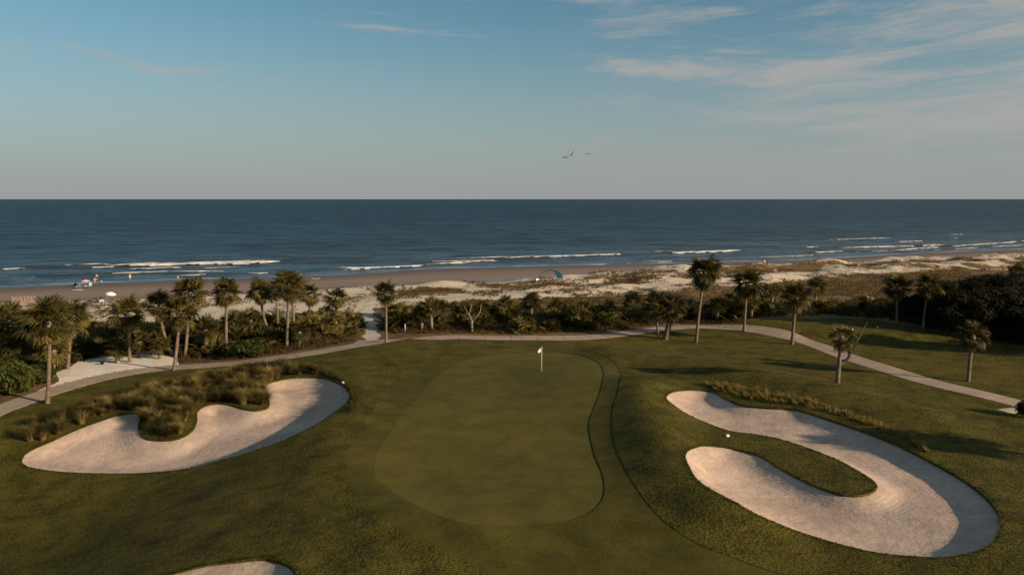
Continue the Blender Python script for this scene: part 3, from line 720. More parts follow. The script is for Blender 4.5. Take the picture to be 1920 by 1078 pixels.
# ---------------------------------------------------------------- palms
TALL = 'tall cabbage palms'
def palm(base, crown, label, bend=0., R=1.75, fr=38, dead=4, rad=.165, group=TALL, boots=False, via=None, low=128):
    b = P([base])[0]; y = b[1]; z = gz(*b); root = empty('palm_tree', (b[0], y, z)); c = at_depth(crown, y) - Vector((b[0], y, z))
    h = c.z; n = 10; pts = []; rr = []
    if via is not None:
        q = np.array([(0, 0, -.3)] + [tuple(at_depth(v, y) - Vector((b[0], y, z))) for v in via] + [tuple(c)]); pts = [Vector(p) for p in catmull(q, .3, False)]
        rr = [rad * (1.1 - .3 * i / len(pts)) for i in range(len(pts))]
    else:
        for i in range(n + 1):
            t = i / n; pts.append(Vector((c.x * (t + bend * math.sin(math.pi * t)), .15 * math.sin(2.2 * t), -.3 + (h + .3) * t))); rr.append(rad * (1.25 if i == 0 else 1.08 if i == 1 else 1. - .22 * t) * (1.12 if t > .9 else 1))
    MB().tube(pts, rr, 10).build('trunk', M['trunk'], root)
    c = pts[-1]
    core = MB(); k0 = int(len(pts) * .86); core.tube([pts[k0], (pts[k0] + c) / 2, c, c + Vector((0, 0, .35))], [rad * .9, rad * 1.35, rad * 1.3, .04], 9)
    cr = core.build('crown', M['boot'], root)
    for i in range(fr):
        u = (i + .5) / fr; el = R_(84 - low * u ** .9 + rnd.gauss(0, 7)); yaw = i * 2.39996 + rnd.gauss(0, .2)
        s = R / 1.7 * rnd.uniform(.82, 1.12) * (1.0 if u < .75 else .93)
        f = obj('frond', FROND[rnd.randrange(5)], cr, c + Vector((0, 0, .1))); f.scale = (s, s, s)
        f.rotation_euler = (Matrix.Rotation(yaw, 3, 'Z') @ Matrix.Rotation(-el, 3, 'Y') @ Matrix.Rotation(rnd.gauss(0, .3), 3, 'X')).to_euler()
    for i in range(dead):
        f = obj('dead_frond', DEAD[i % 3], cr, c - Vector((0, 0, .12))); s = R / 1.7 * rnd.uniform(.75, 1.1); f.scale = (s, s, s)
        f.rotation_euler = (Matrix.Rotation(rnd.uniform(0, 6.28), 3, 'Z') @ Matrix.Rotation(R_(rnd.uniform(48, 80)), 3, 'Y')).to_euler()
    if boots: boot_ring(root, pts, rr)
    return tag(root, label, 'palm tree', group)
def boot_ring(root, pts, rr):
    mb = MB()
    for i in range(1, len(pts) - 1):
        for k in range(7):
            a = k * .9 + i * .45; d = Vector((math.cos(a), math.sin(a), 0)); p = pts[i] + d * rr[i] * .7; s = Vector((-d.y, d.x, 0)) * .055
            tip = p + d * .16 + Vector((0, 0, .2)); q = p + Vector((0, 0, -.06)); mb.add([q - s, q + s, tip + s * .7, tip - s * .7, p + d * .02 + Vector((0, 0, .12))], [(0, 1, 2, 3), (3, 2, 4)])
    mb.build('leaf_boots', M['boot'], root, False)
palm((88,756), (90,606), 'palm with bare trunk standing on the grass edge of the cart path', .05, 2.15, 42, 6)
palm((80,708), (68,612), 'palm leaning over the hedge beside the white sand clearing', -.06, 1.95, 36, 4)
palm((126,691), (131,600), 'palm at the edge of the white sand clearing behind the hedge', .0, 2.1, 38, 3)
palm((10,691), (14,606), 'palm with a skirt of dead fronds deep in the hedge thicket', .0, 2.1, 36, 12, .2)
palm((243,678), (238,590), 'dark crowned palm standing in the white sand clearing', -.04, 1.9, 38, 4)
palm((325,694), (335,592), 'palm standing on the cart path edge beside the white sand clearing', .03, 1.9, 40, 4)
palm((327,667), (298,577), 'palm with curved trunk leaning over the white sand clearing', .28, 1.8, 36, 4)
palm((346,671), (355,554), 'tallest palm behind the white sand clearing', .0, 1.95, 40, 3)
palm((423,663), (423,552), 'lone straight palm rising above a broad leafy shrub', .0, 1.75, 40, 3)
palm((511,632), (488,549), 'palm with strongly bowed trunk beside the palm cluster', .32, 1.75, 38, 6)
palm((522,623), (516,546), 'slim palm half hidden inside the palm cluster', .0, 1.6, 32, 4, .13)
palm((537,654), (541,538), 'tallest palm of the cluster, upright beside the scrub', -.05, 1.85, 42, 4)
palm((552,637), (547,546), 'palm of the cluster whose trunk leans across its neighbour', .12, 1.7, 34, 4)
palm((578,608), (580,555), 'small slim palm right of the palm cluster in the scrub', .05, 1.65, 32, 5, .13)
palm((629,600), (631,561), 'short palm in the scrub beside the sandy beach track', -.08, 1.7, 32, 5, .15)
palm((724,642), (723,552), 'lone slender palm where the beach track meets the cart path', -.03, 1.45, 34, 2, .135)
palm((1236,635), (1229,577), 'palm with thin pale trunk of a close pair on the grass', .0, 1.85, 36, 6, .16)
palm((1247,636), (1262,580), 'palm with thick dark trunk of a close pair on the grass', .0, 1.9, 36, 8, .36, boots=True)
palm((1305,642), (1322,513), 'tallest palm with a large round crown and bowed trunk', -.10, 2.1, 64, 4, .17, low=152)
palm((1395,621), (1402,535), 'tall palm on the inner edge of the cart path bend', -.10, 2.1, 52, 6, .17, low=142)
palm((1485,646), (1494,558), 'palm with a hanging skirt of dead fronds beside the cart path', -.05, 1.95, 42, 12, .18)
palm((1682,607), (1684,541), 'palm with thin straight trunk before the dark thicket', .0, 1.9, 38, 6, .14)
palm((1731,616), (1743,540), 'palm with dead fronds hanging before the dark thicket', -.15, 1.8, 38, 9, .14)
palm((1906,545), (1907,512), 'small far palm standing behind the dark thicket', .0, 1.9, 26, 2, .2)
palm((1570,718), (1580,636), 'stunted small crowned palm on the grass within the path bend', .04, 1.15, 24, 5, .17)
palm((1815,715), (1826,632), 'palm on the grass beyond the cart path with a side tuft of dead fronds', .05, 1.5, 36, 7, .17)
palm((1553,688), (1594,648), 'curved palm bending up from the grass beside the stunted palm', 0, .85, 12, 8, .17, via=[(1573, 683), (1592, 670)])

SHORT = 'short palms in the scrub belt'
def short_palm(base, crown, R=1.0, label=None):
    b = P([base])[0]; y = b[1]; z = gz(*b); root = empty('short_palm', (b[0], y, z), 0); c = at_depth(crown, y) - Vector((b[0], y, z)); c.z = max(c.z, .7)
    pts = [c * t + Vector((0, 0, -.2 * (1 - t))) for t in np.linspace(0, 1, max(4, int(c.z / .25)))]; rr = [.17 + .05 * (i / len(pts)) for i in range(len(pts))]
    MB().tube(pts, rr, 9).build('trunk', M['boot'], root); boot_ring(root, pts, rr)
    f = obj('crown', SMALLCROWN[rnd.randrange(4)], root, c); f.scale = (R,) * 3; f.rotation_euler = (rnd.gauss(0, .1), rnd.gauss(0, .1), rnd.uniform(0, 6.28))
    if label is None:
        wh = 'behind the hedge shrubs' if base[0] < 170 else 'under the tall palms beside the beach track' if base[0] < 700 else 'in the scrub behind the putting green' if base[0] < 1200 else 'in the scrub behind the cart path bend'
        label = 'short palm with pale boot-covered trunk ' + wh
    return tag(root, label, 'palm', SHORT)
for a in [((99,706), (101,655), 1.2), ((40,700), (36,650), 1.25), ((387,666), (386,618), 1.15), ((632,637), (629,603), 1.05), ((655,627), (656,603), 1.0), ((791,620), (790,590), 1.05), ((810,620), (807,578), 1.15), ((822,612), (824,580), 1.05), ((850,604), (848,581), 1.05),
          ((902,602), (905,577), 1.1), ((947,600), (948,571), 1.1), ((996,598), (996,566), 1.2), ((1135,600), (1143,579), 1.05), ((1186,596), (1186,564), 1.15), ((1070,600), (1068,584), .95), ((1409,597), (1409,568), 1.1), ((1430,577), (1432,547), 1.2), ((1447,582), (1448,547), 1.3),
          ((1528,571), (1530,540), 1.35), ((595,640), (594,612), 1.1), ((560,650), (562,622), 1.0), ((440,640), (438,606), 1.2), ((470,632), (470,600), 1.1), ((160,640), (158,612), 1.1), ((880,606), (878,588), 1.0), ((1345,604), (1345,575), 1.1), ((1370,600), (1372,566), 1.2)]:
    short_palm(*a)
for a in [((222,680), (217,656), .95), ((257,669), (262,640), 1.05), ((300,672), (300,650), .95)]:
    short_palm(*a, label='short spreading palm rooted in the white sand clearing')

# ---------------------------------------------------------------- scrub, shrubs and grasses
def sample(poly, n, rs, avoid=()):
    out = []; lo, hi = poly.min(0), poly.max(0)
    while len(out) < n:
        p = lo + (hi - lo) * rs.rand(max(200, n * 2), 2); k = inside(poly, p[:, 0], p[:, 1])
        for a in avoid: k &= ~inside(a, p[:, 0], p[:, 1])
        out += list(p[k])
    return np.array(out[:n])
beltC = P([(738,622),(860,622),(1000,622),(1150,616),(1230,604),(1290,600),(1400,599),(1500,593),(1560,590),(1640,590),(1700,603),(1750,600),(1740,585),(1640,577),(1560,574),(1400,578),(1290,578),(1000,582),(745,585)])
beltL = P([(115,692),(150,672),(205,660),(330,657),(340,672),(400,668),(500,664),(580,652),(640,638),(672,626),(682,608),(672,594),(560,604),(400,612),(240,618),(160,622),(60,622),(-60,630),(-60,720),(20,735),(70,726),(100,705)])
polyPw = strip(path_at, arc[-1], PW + .9, .8); polyTw = strip(track_at, tseg[-1], 1.9, .7)
AV = [polyPw, polyTw, polyCL]
rs = np.random.RandomState(5)
def scatter(name, part, meshes, poly, n, s0, s1, label, cat, group, avoid=AV, zsc=1.):
    for x, y in sample(poly, n, rs, avoid):
        r = empty(name, (x, y, gz(x, y) - .03), rs.rand() * 6.28); s = s0 + (s1 - s0) * rs.rand()
        o = obj(part, meshes[rs.randint(len(meshes))], r); o.scale = (s, s, s * zsc * (.85 + .3 * rs.rand())); tag(r, label, cat, group)
scatter('palmetto', 'fronds', PALMETTO, beltC, 120, 1.05, 1.8, 'fan-leaved palmetto clump in the scrub between cart path and dunes', 'palmetto', 'palmettos beyond the path')
scatter('scrub_bush', 'foliage', SHRUB['scrub'], beltC, 48, .5, 1.1, 'dark leafy bush in the scrub between cart path and dunes', 'bush', 'bushes beyond the path')
scatter('palmetto', 'fronds', PALMETTO, beltL, 120, 1.1, 1.85, 'fan-leaved palmetto clump under the palms beside the white sand clearing', 'palmetto', 'palmettos under the palms')
scatter('scrub_bush', 'foliage', SHRUB['scrub'], beltL, 45, .6, 1.3, 'dark leafy bush under the palms beside the white sand clearing', 'bush', 'bushes under the palms')
hed = P([(-30,765),(20,748),(60,734),(84,720),(92,705),(60,697),(0,700),(-60,715)])
scatter('hedge_shrub', 'foliage', SHRUB['hedge'], hed, 26, 1.0, 1.5, 'bright green broad-leaved shrub massed beside the cart path bend', 'shrub', 'broad-leaved shrubs by the path', [polyPw])
for i, (q, s) in enumerate([((440, 668), 1.5), ((463, 668), 1.7), ((480, 664), 1.3)]):
    b = P([q])[0]; r = empty('hedge_shrub', (b[0], b[1], gz(*b)), i); o = obj('foliage', SHRUB['hedge'][i], r); o.scale = (s, s, s * .8)
    tag(r, 'rounded broad-leaved shrub at the foot of the lone straight palm', 'shrub', 'shrubs by the lone palm')
b = P([(192, 683)])[0]; tag(obj('grass_tuft', TUSS[0], None, (b[0], b[1], gz(*b))), 'tiny dry tuft alone in the white sand clearing', 'grass tuft').scale = (.55, .55, .45)
# low mass of shaded bushes before the dark thicket
thick = P([(1560,592),(1640,596),(1700,606),(1760,621),(1830,631),(1930,640),(1930,600),(1800,590),(1700,588),(1600,583)])
scatter('scrub_bush', 'foliage', SHRUB['scrub'], thick, 55, .8, 1.6, 'dark leafy bush in the shade between tee and thicket', 'bush', 'bushes behind the tee', [polyTurf])
for i, (q, s) in enumerate([((1775,622), 1.05), ((1815,629), 1.2), ((1858,634), 1.25), ((1905,640), 1.2), ((1790,606), 1.15), ((1838,608), 1.3), ((1885,612), 1.35), ((1925,618), 1.3), ((1960,640), 1.3), ((1865,596), 1.3), ((1910,594), 1.35), ((1720,600), .7), ((1750,604), .95), ((1700,594), .6)]):
    b = P([q])[0]; r = empty('thicket_tree', (b[0], b[1], gz(*b)), i * 1.3); s *= .84; r.scale = (s * 1.15, s * 1.15, s)
    obj('crown', TREE[i % 4][0], r); obj('trunk', TREE[i % 4][1], r); tag(r, 'dark evergreen tree in the dense thicket behind the tee', 'tree', 'trees of the dark thicket')
# trees standing beyond the right edge of the view, known by the shade they throw on the turf
for i, (x, y, s) in enumerate([(57, 73, 1.25), (62, 72, 1.3), (68, 74, 1.3), (74, 72, 1.4), (78, 76, 1.4), (70, 80, 1.3), (72, 63, 1.05), (66, 61, 1.0)]):
    r = empty('shade_tree', (x, y, gz(x, y)), i * 1.9); r.scale = (s, s, s); obj('crown', TREE[(i + 1) % 4][0], r); obj('trunk', TREE[(i + 1) % 4][1], r)
    tag(r, 'evergreen tree out of view that shades the turf by the tee', 'tree', 'shade trees right of the tee')

# grass tussocks on the bank of the long bunker
bank = P([(48,838),(95,822),(170,790),(245,770),(255,800),(275,818),(330,818),(360,800),(366,772),(385,756),(430,752),(480,763),(500,757),(496,730),(498,718),(530,706),(600,702),(598,692),(520,692),(450,702),(380,712),(310,722),(240,742),(150,770),(70,798),(38,815)])
for i, (x, y) in enumerate(sample(bank, 190, rs, [polyL])):
    s = .8 + .55 * rs.rand(); o = obj('grass_tussock', TUSS[i % 5], None, (x, y, gz(x, y) - .02)); o.scale = (s * 1.15, s * 1.15, s * (.82 + .5 * rs.rand())); o.rotation_euler = (rs.normal() * .16, rs.normal() * .16, rs.rand() * 6.28)
    tag(o, 'tawny fountain grass tussock on the bank of the long bunker', 'grass tussock', 'tussocks on the long bunker bank')
def stuff_blades(name, label, pts, n, h0, h1, spread, wid, mat, segs=2, cat='grass', droop=.5):
    base = np.column_stack([pts, hb(pts[:, 0], pts[:, 1]) - .02]); hg = h0 + (h1 - h0) * rs.rand(len(pts)) ** 1.5
    V, F = blade_arrays(base, n, hg, spread, wid, rs, segs, droop)
    return tag(obj(name, mesh_np(name, V, F, M[mat], False)), label, cat, kind='stuff')
both = np.concatenate([sample(beltC, 3400, rs, AV), sample(beltL, 2000, rs, AV), sample(thick, 500, rs, [polyTurf])])
stuff_blades('scrub_grass', 'brown and olive grass growing between the bushes of the scrub belt', both, 16, .5, 1.5, .45, .022, 'scrubgrass')
edge = np.concatenate([sample(P([(730,627),(860,626),(1000,626),(1150,621),(1150,612),(740,616)]), 900, rs, [polyPw]), sample(P([(340,680),(440,676),(540,664),(640,645),(692,632),(690,612),(620,622),(540,645),(440,662),(345,668)]), 900, rs, AV), sample(P([(1160,622),(1260,606),(1400,604),(1400,598),(1260,598),(1160,610)]), 450, rs, AV)])
stuff_blades('path_edge_grass', 'rusty dry grass along the far side of the cart path', edge, 14, .25, .75, .35, .018, 'drygrass')
# dune grass: thick on the flats behind, patchy on the front ridge
ND = 75000
px = np.column_stack([-125 + 350 * rs.rand(ND), np.zeros(ND)]); yd_ = Yd(px[:, 0]); ys_ = np.minimum(Ys(px[:, 0]), yd_ - 6); y0_ = np.minimum(ys_ - 22, 100); px[:, 1] = y0_ + (yd_ + 2 - y0_) * rs.rand(ND)
w = fbm(px[:, 0] / 5, px[:, 1] / 3.5, 12, 3); mid = np.exp(-((px[:, 1] - (ys_ + .55 * (yd_ - ys_))) / (2 + .12 * (yd_ - ys_))) ** 2)
keep = (w > np.where(px[:, 1] > ys_, .60 - .13 * mid, .38)) & (px[:, 1] > 84) & ~inside(polyTurf, px[:, 0], px[:, 1]) & ~inside(polyTw, px[:, 0], px[:, 1]) & ~inside(polyPw, px[:, 0], px[:, 1])
keep &= (px[:, 0] > -20) | (px[:, 1] < ys_) | (rs.rand(ND) < .5)
stuff_blades('dune_grass', 'dry tawny grass growing in patches over the pale dunes', px[keep], 9, .22, .70, .45, .035, 'dunegrass')
# ragged grass along the bunker lips
lip = []
for poly, dens in ((polyL, 3.2), (polyR, 3.2), (polyB, 3.), (polyP, 1.4)):
    c = poly.mean(0); m = len(poly); nx = np.roll(poly, -1, 0) - np.roll(poly, 1, 0); nx /= np.linalg.norm(nx, axis=1)[:, None]; nr = np.stack([nx[:, 1], -nx[:, 0]], 1)
    t = inside(poly, *(poly + nr * .05).T); nr[t] *= -1
    for rep in range(int(dens * 3)):
        k = rs.rand(m) < .8; off = (.03 + .22 * rs.rand(m) ** 2)[:, None]; lip.append((poly + nr * off + nx * (rs.rand(m)[:, None] - .5) * .45)[k])
stuff_blades('lip_grass', 'short ragged grass hanging along the bunker edges', np.concatenate(lip), 5, .07, .15, .09, .012, 'turfblade')
topR = P([(1330,728),(1365,738),(1400,748),(1450,755),(1500,760),(1560,775),(1620,795),(1690,822),(1740,850),(1740,838),(1680,806),(1600,778),(1520,750),(1440,734),(1370,722),(1320,718)])
stuff_blades('bunker_fringe_grass', 'tufted taller grass fringing the far edge of the forked bunker', sample(topR, 420, rs, [polyR]), 16, .22, .65, .2, .016, 'tussock')
rt = P([(646,724),(665,735),(672,750),(664,768),(655,778),(660,750),(655,735)])
stuff_blades('bunker_end_grass', 'dark taller grass at the rounded end of the long bunker', np.concatenate([sample(rt, 90, rs, [polyL]), sample(P([(600,702),(640,716),(650,728),(662,730),(640,708),(605,694)]), 110, rs, [polyL])]), 16, .2, .6, .2, .014, 'turfblade')
# grass texture of the rough itself
rg = P([(-20,830),(-60,1120),(2000,1120),(1960,800),(1500,700),(1180,670),(1160,690),(1150,650),(800,650),(640,690),(660,760)])
pr = sample(rg, 60000, rs, [polyL, polyR, polyB, polyC, polyG, polyP])
stuff_blades('rough_grass', 'uneven longer blades standing in the mown rough', pr, 3, .04, .10, .07, .010, 'turfblade', 1)

# dead tree, bare branch
def dead_tree():
    b = P([(885, 623)])[0]; r = empty('dead_tree', (b[0], b[1], gz(*b))); u = b[1] / FOC * 1.01
    MB().tube([(0, 0, -.2), (-.03, 0, .9), (.02, 0, 1.5)], [.22, .15, .12], 9).build('trunk', M['grey_wood'], r)
    for pts, rad in (([(0, 0, 1.4), (-.35, .1, 2.1), (-.15, .2, 2.9), (.05, .1, 3.5)], [.1, .08, .06, .02]), ([(0, 0, 1.4), (.6, 0, 2.0), (1.0, -.1, 2.5), (1.15, 0, 3.5)], [.1, .08, .07, .02]), ([(-.25, .1, 2.0), (-.6, 0, 2.5), (-.95, 0, 3.2)], [.06, .05, .015]), ([(-.05, .15, 3.1), (-.3, .1, 3.6)], [.04, .01]), ([(.05, .05, 1.3), (-.6, .1, 1.7), (-.8, .1, 1.75)], [.05, .04, .015])):
        MB().tube(pts, rad, 7).build('branch', M['grey_wood'], r)
    tag(r, 'bare grey dead tree with forked branches in front of the scrub', 'dead tree')
dead_tree()
b = P([(1601, 660)])[0]; r = empty('bare_branch', (b[0], b[1], gz(*b))); q = [at_depth(p, b[1]) - r.location for p in ((1601, 661), (1607, 641), (1612, 632), (1618, 618), (1627, 603))]
m_ = MB().tube([Vector((0, 0, -.2))] + q[1:], [.05, .04, .03, .02, .008], 6).build('stem', M['grey_wood'], r); MB().tube([q[2], q[2] + Vector((.35, 0, .45))], [.03, .008], 5).build('twig', M['grey_wood'], r)
tag(r, 'thin bare branch sticking up beside the stunted palm', 'branch')

# ---------------------------------------------------------------- golf things
def flagstick():
    b = P([(1015.5, 695)])[0]; z = gz(*b) - .07; r = empty('flagstick', (b[0], b[1], z))
    MB().tube([(0, 0, -.05), (0, 0, 1.0), (0.01, 0, 2.15)], [.022, .019, .016], 8).build('pole', M['white'], r)
    V = []; F = []
    for i in range(7):
        u = i / 6
        for j in range(4):
            v = j / 3; V.append((-.34 * u, .025 * math.sin(u * 4 + v), 2.13 - .42 * v * (1 - .42 * u) - .30 * u))
    for i in range(6):
        for j in range(3): F.append((i * 4 + j, i * 4 + j + 1, i * 4 + j + 5, i * 4 + j + 4))
    f = obj('flag', mesh_np('flag', V, F, M['cloth_white']), r); md = f.modifiers.new('thick', 'SOLIDIFY'); md.thickness = .006
    tag(r, 'white flagstick with small white flag standing on the putting green', 'flagstick')
    h = MB(); h.tube([(b[0], b[1], z + .003), (b[0], b[1], z + .006)], .055, 16); tag(h.build('golf_hole_shade', M['dark'], None, False), 'flat dark disc for the shaded cup at the foot of the flagstick', 'golf hole')  # no cup is cut; the shade inside it is this disc's dark colour
flagstick()
for q, lab in (((643, 718), 'small white marker box on the grass lip of the long bunker'), ((1364, 818), 'small white marker box on the grass tongue of the forked bunker')):
    b = P([q])[0]; r = empty('marker_box', (b[0], b[1], gz(*b)), .4); MB().box((0, 0, .045), (.18, .14, .09)).build('body', M['white'], r, False); MB().box((0, 0, .10), (.20, .16, .02)).build('lid', M['white'], r, False); tag(r, lab, 'marker')
for q, lab in (((1598, 619), 'pale tee marker block on the tee beside the shade edge'), ((1645, 615), 'pale tee marker block on the tee nearer the thicket')):
    b = P([q])[0]; r = empty('tee_marker', (b[0], b[1], gz(*b)), .2); MB().ball((0, 0, .08), .09, 12, 8).build('ball', M['white'], r); MB().tube([(0, 0, -.08), (0, 0, .05)], .02, 6).build('spike', M['metal'], r); tag(r, lab, 'tee marker')
b = P([(760, 622)])[0]; r = empty('marker_post', (b[0], b[1], gz(*b))); MB().box((0, 0, .4), (.08, .08, 1.0)).build('post', M['white'], r, False); MB().box((0, 0, .92), (.1, .1, .04)).build('cap', M['white'], r, False); tag(r, 'thin white post at the scrub edge near the beach track', 'post')
b = P([(1893, 771)])[0]; r = tag(empty('sand_box_pad', (b[0], b[1], gz(*b)), .3), 'pale concrete pad beside the cart path by a round shrub', 'pad'); MB().box((0, 0, .03), (1.7, 1.0, .1)).build('slab', M['concrete'], r, False); MB().box((0, 0, .10), (1.5, .8, .04)).build('top', M['track'], r, False)
b = P([(1924, 782)])[0]; r = empty('hedge_shrub', (b[0], b[1], gz(*b))); o = obj('foliage', SHRUB['scrub'][2], r); o.scale = (.95, .95, 1.0); tag(r, 'round dark shrub beside the pale pad at the cart path', 'shrub')
# off-view palm that shades the forked bunker
def off_palm(x, y, c, lab):
    z = gz(x, y); r = empty('palm_tree', (x, y, z)); pts = [Vector((.2 * math.sin(t * 2), 0, -.3 + (c + .3) * t)) for t in np.linspace(0, 1, 9)]; MB().tube(pts, [.2 - .05 * i / 9 for i in range(9)], 10).build('trunk', M['trunk'], r)
    k = obj('crown', SMALLCROWN[1], r, pts[-1]); k.scale = (1.5, 1.5, 1.5); k2 = obj('crown', SMALLCROWN[2], r, pts[-1]); k2.scale = (1.35, 1.35, 1.3); tag(r, lab, 'palm tree')
off_palm(42.0, 32.8, 6.2, 'palm out of view whose shadow crosses the forked bunker')

# ---------------------------------------------------------------- dune fence
def fence():
    a = at_depth((24, 584), 108); c = at_depth((68, 582), 109.5); a.z = gz(a.x, a.y); c.z = gz(c.x, c.y); r = empty('dune_fence', a); d = (c - a); L = d.length; n = int(L / .11); ang = math.atan2(d.y, d.x); H = max(1.1, 17.6 - CAMH)
    sm_ = MB().box((0, 0, .5), (.05, .015, 1.1)).mesh('slat', M['slat'], False)
    for i in range(n):
        t = i / n; o = obj('slat', sm_, r, (d.x * t, d.y * t, d.z * t + rnd.uniform(-.05, .05))); o.rotation_euler = (rnd.gauss(0, .03), rnd.gauss(0, .04), ang); o.scale = (1, 1, rnd.uniform(.95, 1.08))
    pm = MB().tube([(0, 0, -.4), (0, 0, 1.25)], .05, 7).mesh('post', M['grey_wood'])
    for t in (0, .5, 1): obj('post', pm, r, (d.x * t, d.y * t + .07, d.z * t))
    for h in (.25, .85): MB().tube([(0, .02, h), (d.x, d.y + .02, d.z + h)], .008, 5).build('wire', M['metal'], r)
    tag(r, 'low weathered slat fence on the dune behind the palms', 'fence')
fence()

# ---------------------------------------------------------------- beach things and people
def gpos(q): b = P([q])[0]; return Vector((b[0], b[1], gz(*b)))
def person(q, h, label, pose='stand', yaw=0., top=None, bottom='dark', hair='hair', group=None):
    loc = gpos(q); r = empty('person', loc, yaw); k = h / 1.75
    me = bpy.data.meshes.new('body')
    if pose == 'stand' or pose == 'walk':
        st = .16 if pose == 'walk' else .04
        J = {'p': (0, 0, .92), 's': (0, 0, 1.18), 'c': (0, 0, 1.40), 'n': (0, 0, 1.50), 'h': (0, .02, 1.60), 't': (0, .01, 1.72)}
        for s, w in ((-1, 'l'), (1, 'r')):
            J.update({w + 'hip': (.09 * s, 0, .88), w + 'kn': (.10 * s, st * s * .9 + .03, .48), w + 'an': (.10 * s, st * s * 1.4, .08), w + 'to': (.11 * s, st * s * 1.4 + .16, .035), w + 'sh': (.19 * s, 0, 1.40), w + 'el': (.25 * s, -st * s * .6 - .03, 1.12), w + 'wr': (.26 * s, -st * s + .1, .88), w + 'ha': (.255 * s, -st * s + .14, .79)})
    else:                                   # sitting on the sand, knees up
        J = {'p': (0, 0, .12), 's': (0, -.04, .36), 'c': (0, .02, .58), 'n': (0, .06, .68), 'h': (0, .10, .78), 't': (0, .10, .89)}
        for s, w in ((-1, 'l'), (1, 'r')):
            J.update({w + 'hip': (.09 * s, .04, .12), w + 'kn': (.13 * s, .42, .42), w + 'an': (.12 * s, .62, .07), w + 'to': (.12 * s, .78, .035), w + 'sh': (.19 * s, .01, .58), w + 'el': (.26 * s, .18, .40), w + 'wr': (.17 * s, .38, .38), w + 'ha': (.15 * s, .46, .38)})
    rad = {'p': .135, 's': .115, 'c': .14, 'n': .055, 'h': .09, 't': .075, 'hip': .095, 'kn': .06, 'an': .04, 'to': .035, 'sh': .065, 'el': .042, 'wr': .03, 'ha': .036}
    names = list(J); E = [('p', 's'), ('s', 'c'), ('c', 'n'), ('n', 'h'), ('h', 't')]
    for w in 'lr': E += [('p', w + 'hip'), (w + 'hip', w + 'kn'), (w + 'kn', w + 'an'), (w + 'an', w + 'to'), ('c', w + 'sh'), (w + 'sh', w + 'el'), (w + 'el', w + 'wr'), (w + 'wr', w + 'ha')]
    me.from_pydata([tuple(c * k for c in J[n_]) for n_ in names], [(names.index(a), names.index(b_)) for a, b_ in E], [])
    me.materials.append(M['skin']); bo = obj('body', me, r); bo.modifiers.new('skin', 'SKIN'); bo.modifiers['skin'].use_smooth_shade = True
    sv = me.skin_vertices[0].data if me.skin_vertices else None
    if sv:
        for i, n_ in enumerate(names):
            rr = rad.get(n_, rad.get(n_[1:], .05)) * k; sv[i].radius = (rr, rr); sv[i].use_root = (n_ == 'p')
    bo.modifiers.new('sub', 'SUBSURF').levels = 1
    t = Vector(J['h']) * k
    MB().ball((t.x, t.y - .02 * k, t.z + .05 * k), .105 * k, 9, 6, (1, 1.05, .95)).build('hair', M[hair], r)
    if bottom:
        mb = MB(); p = Vector(J['p']) * k; mb.ball((p.x, p.y, p.z), .175 * k, 10, 6, (1.05, .9, .75))
        for w in 'lr': a = Vector(J[w + 'hip']) * k; c = Vector(J[w + 'kn']) * k; mb.tube([a, a.lerp(c, .6)], [.118 * k, .098 * k], 9)
        mb.build('shorts', M[bottom], r)
    if top:
        mb = MB(); mb.tube([Vector(J['p']) * k, Vector(J['s']) * k, Vector(J['c']) * k, Vector(J['n']) * k], [.165 * k, .15 * k, .18 * k, .07 * k], 10)
        for w in 'lr': a = Vector(J[w + 'sh']) * k; c = Vector(J[w + 'el']) * k; mb.tube([Vector(J['c']) * k, a, a.lerp(c, .6)], [.1 * k, .08 * k, .066 * k], 8)
        mb.build('shirt', M[top], r)
    return tag(r, label, 'person', group)
person((182, 527), 1.75, 'person in dark shorts standing by the water beside the pink umbrella', 'stand', .4, None, 'dark')
person((178, 530.5), 1.25, 'child in a pink top standing before the taller person in dark shorts', 'stand', 1.0, 'pink', 'pink')
person((190, 530.5), 1.3, 'child sitting on wet sand beside the standing pair', 'sit', 1.2, 'pink', 'navy')
person((244, 525.5), 1.72, 'person standing alone at the water edge wearing pale swimwear', 'walk', 1.4, None, 'cloth_white')
person((333.5, 523.5), 1.7, 'person sitting in the shallow wash with arms round knees', 'sit', .3, None, 'dark')
person((1432.5, 500), 1.75, 'person in a white shirt strolling along the beach beside a companion', 'walk', 1.5, 'cloth_white', 'dark')
person((1438, 500.5), 1.65, 'person in dark clothes strolling along the beach beside a companion', 'walk', 1.5, 'navy', 'dark')

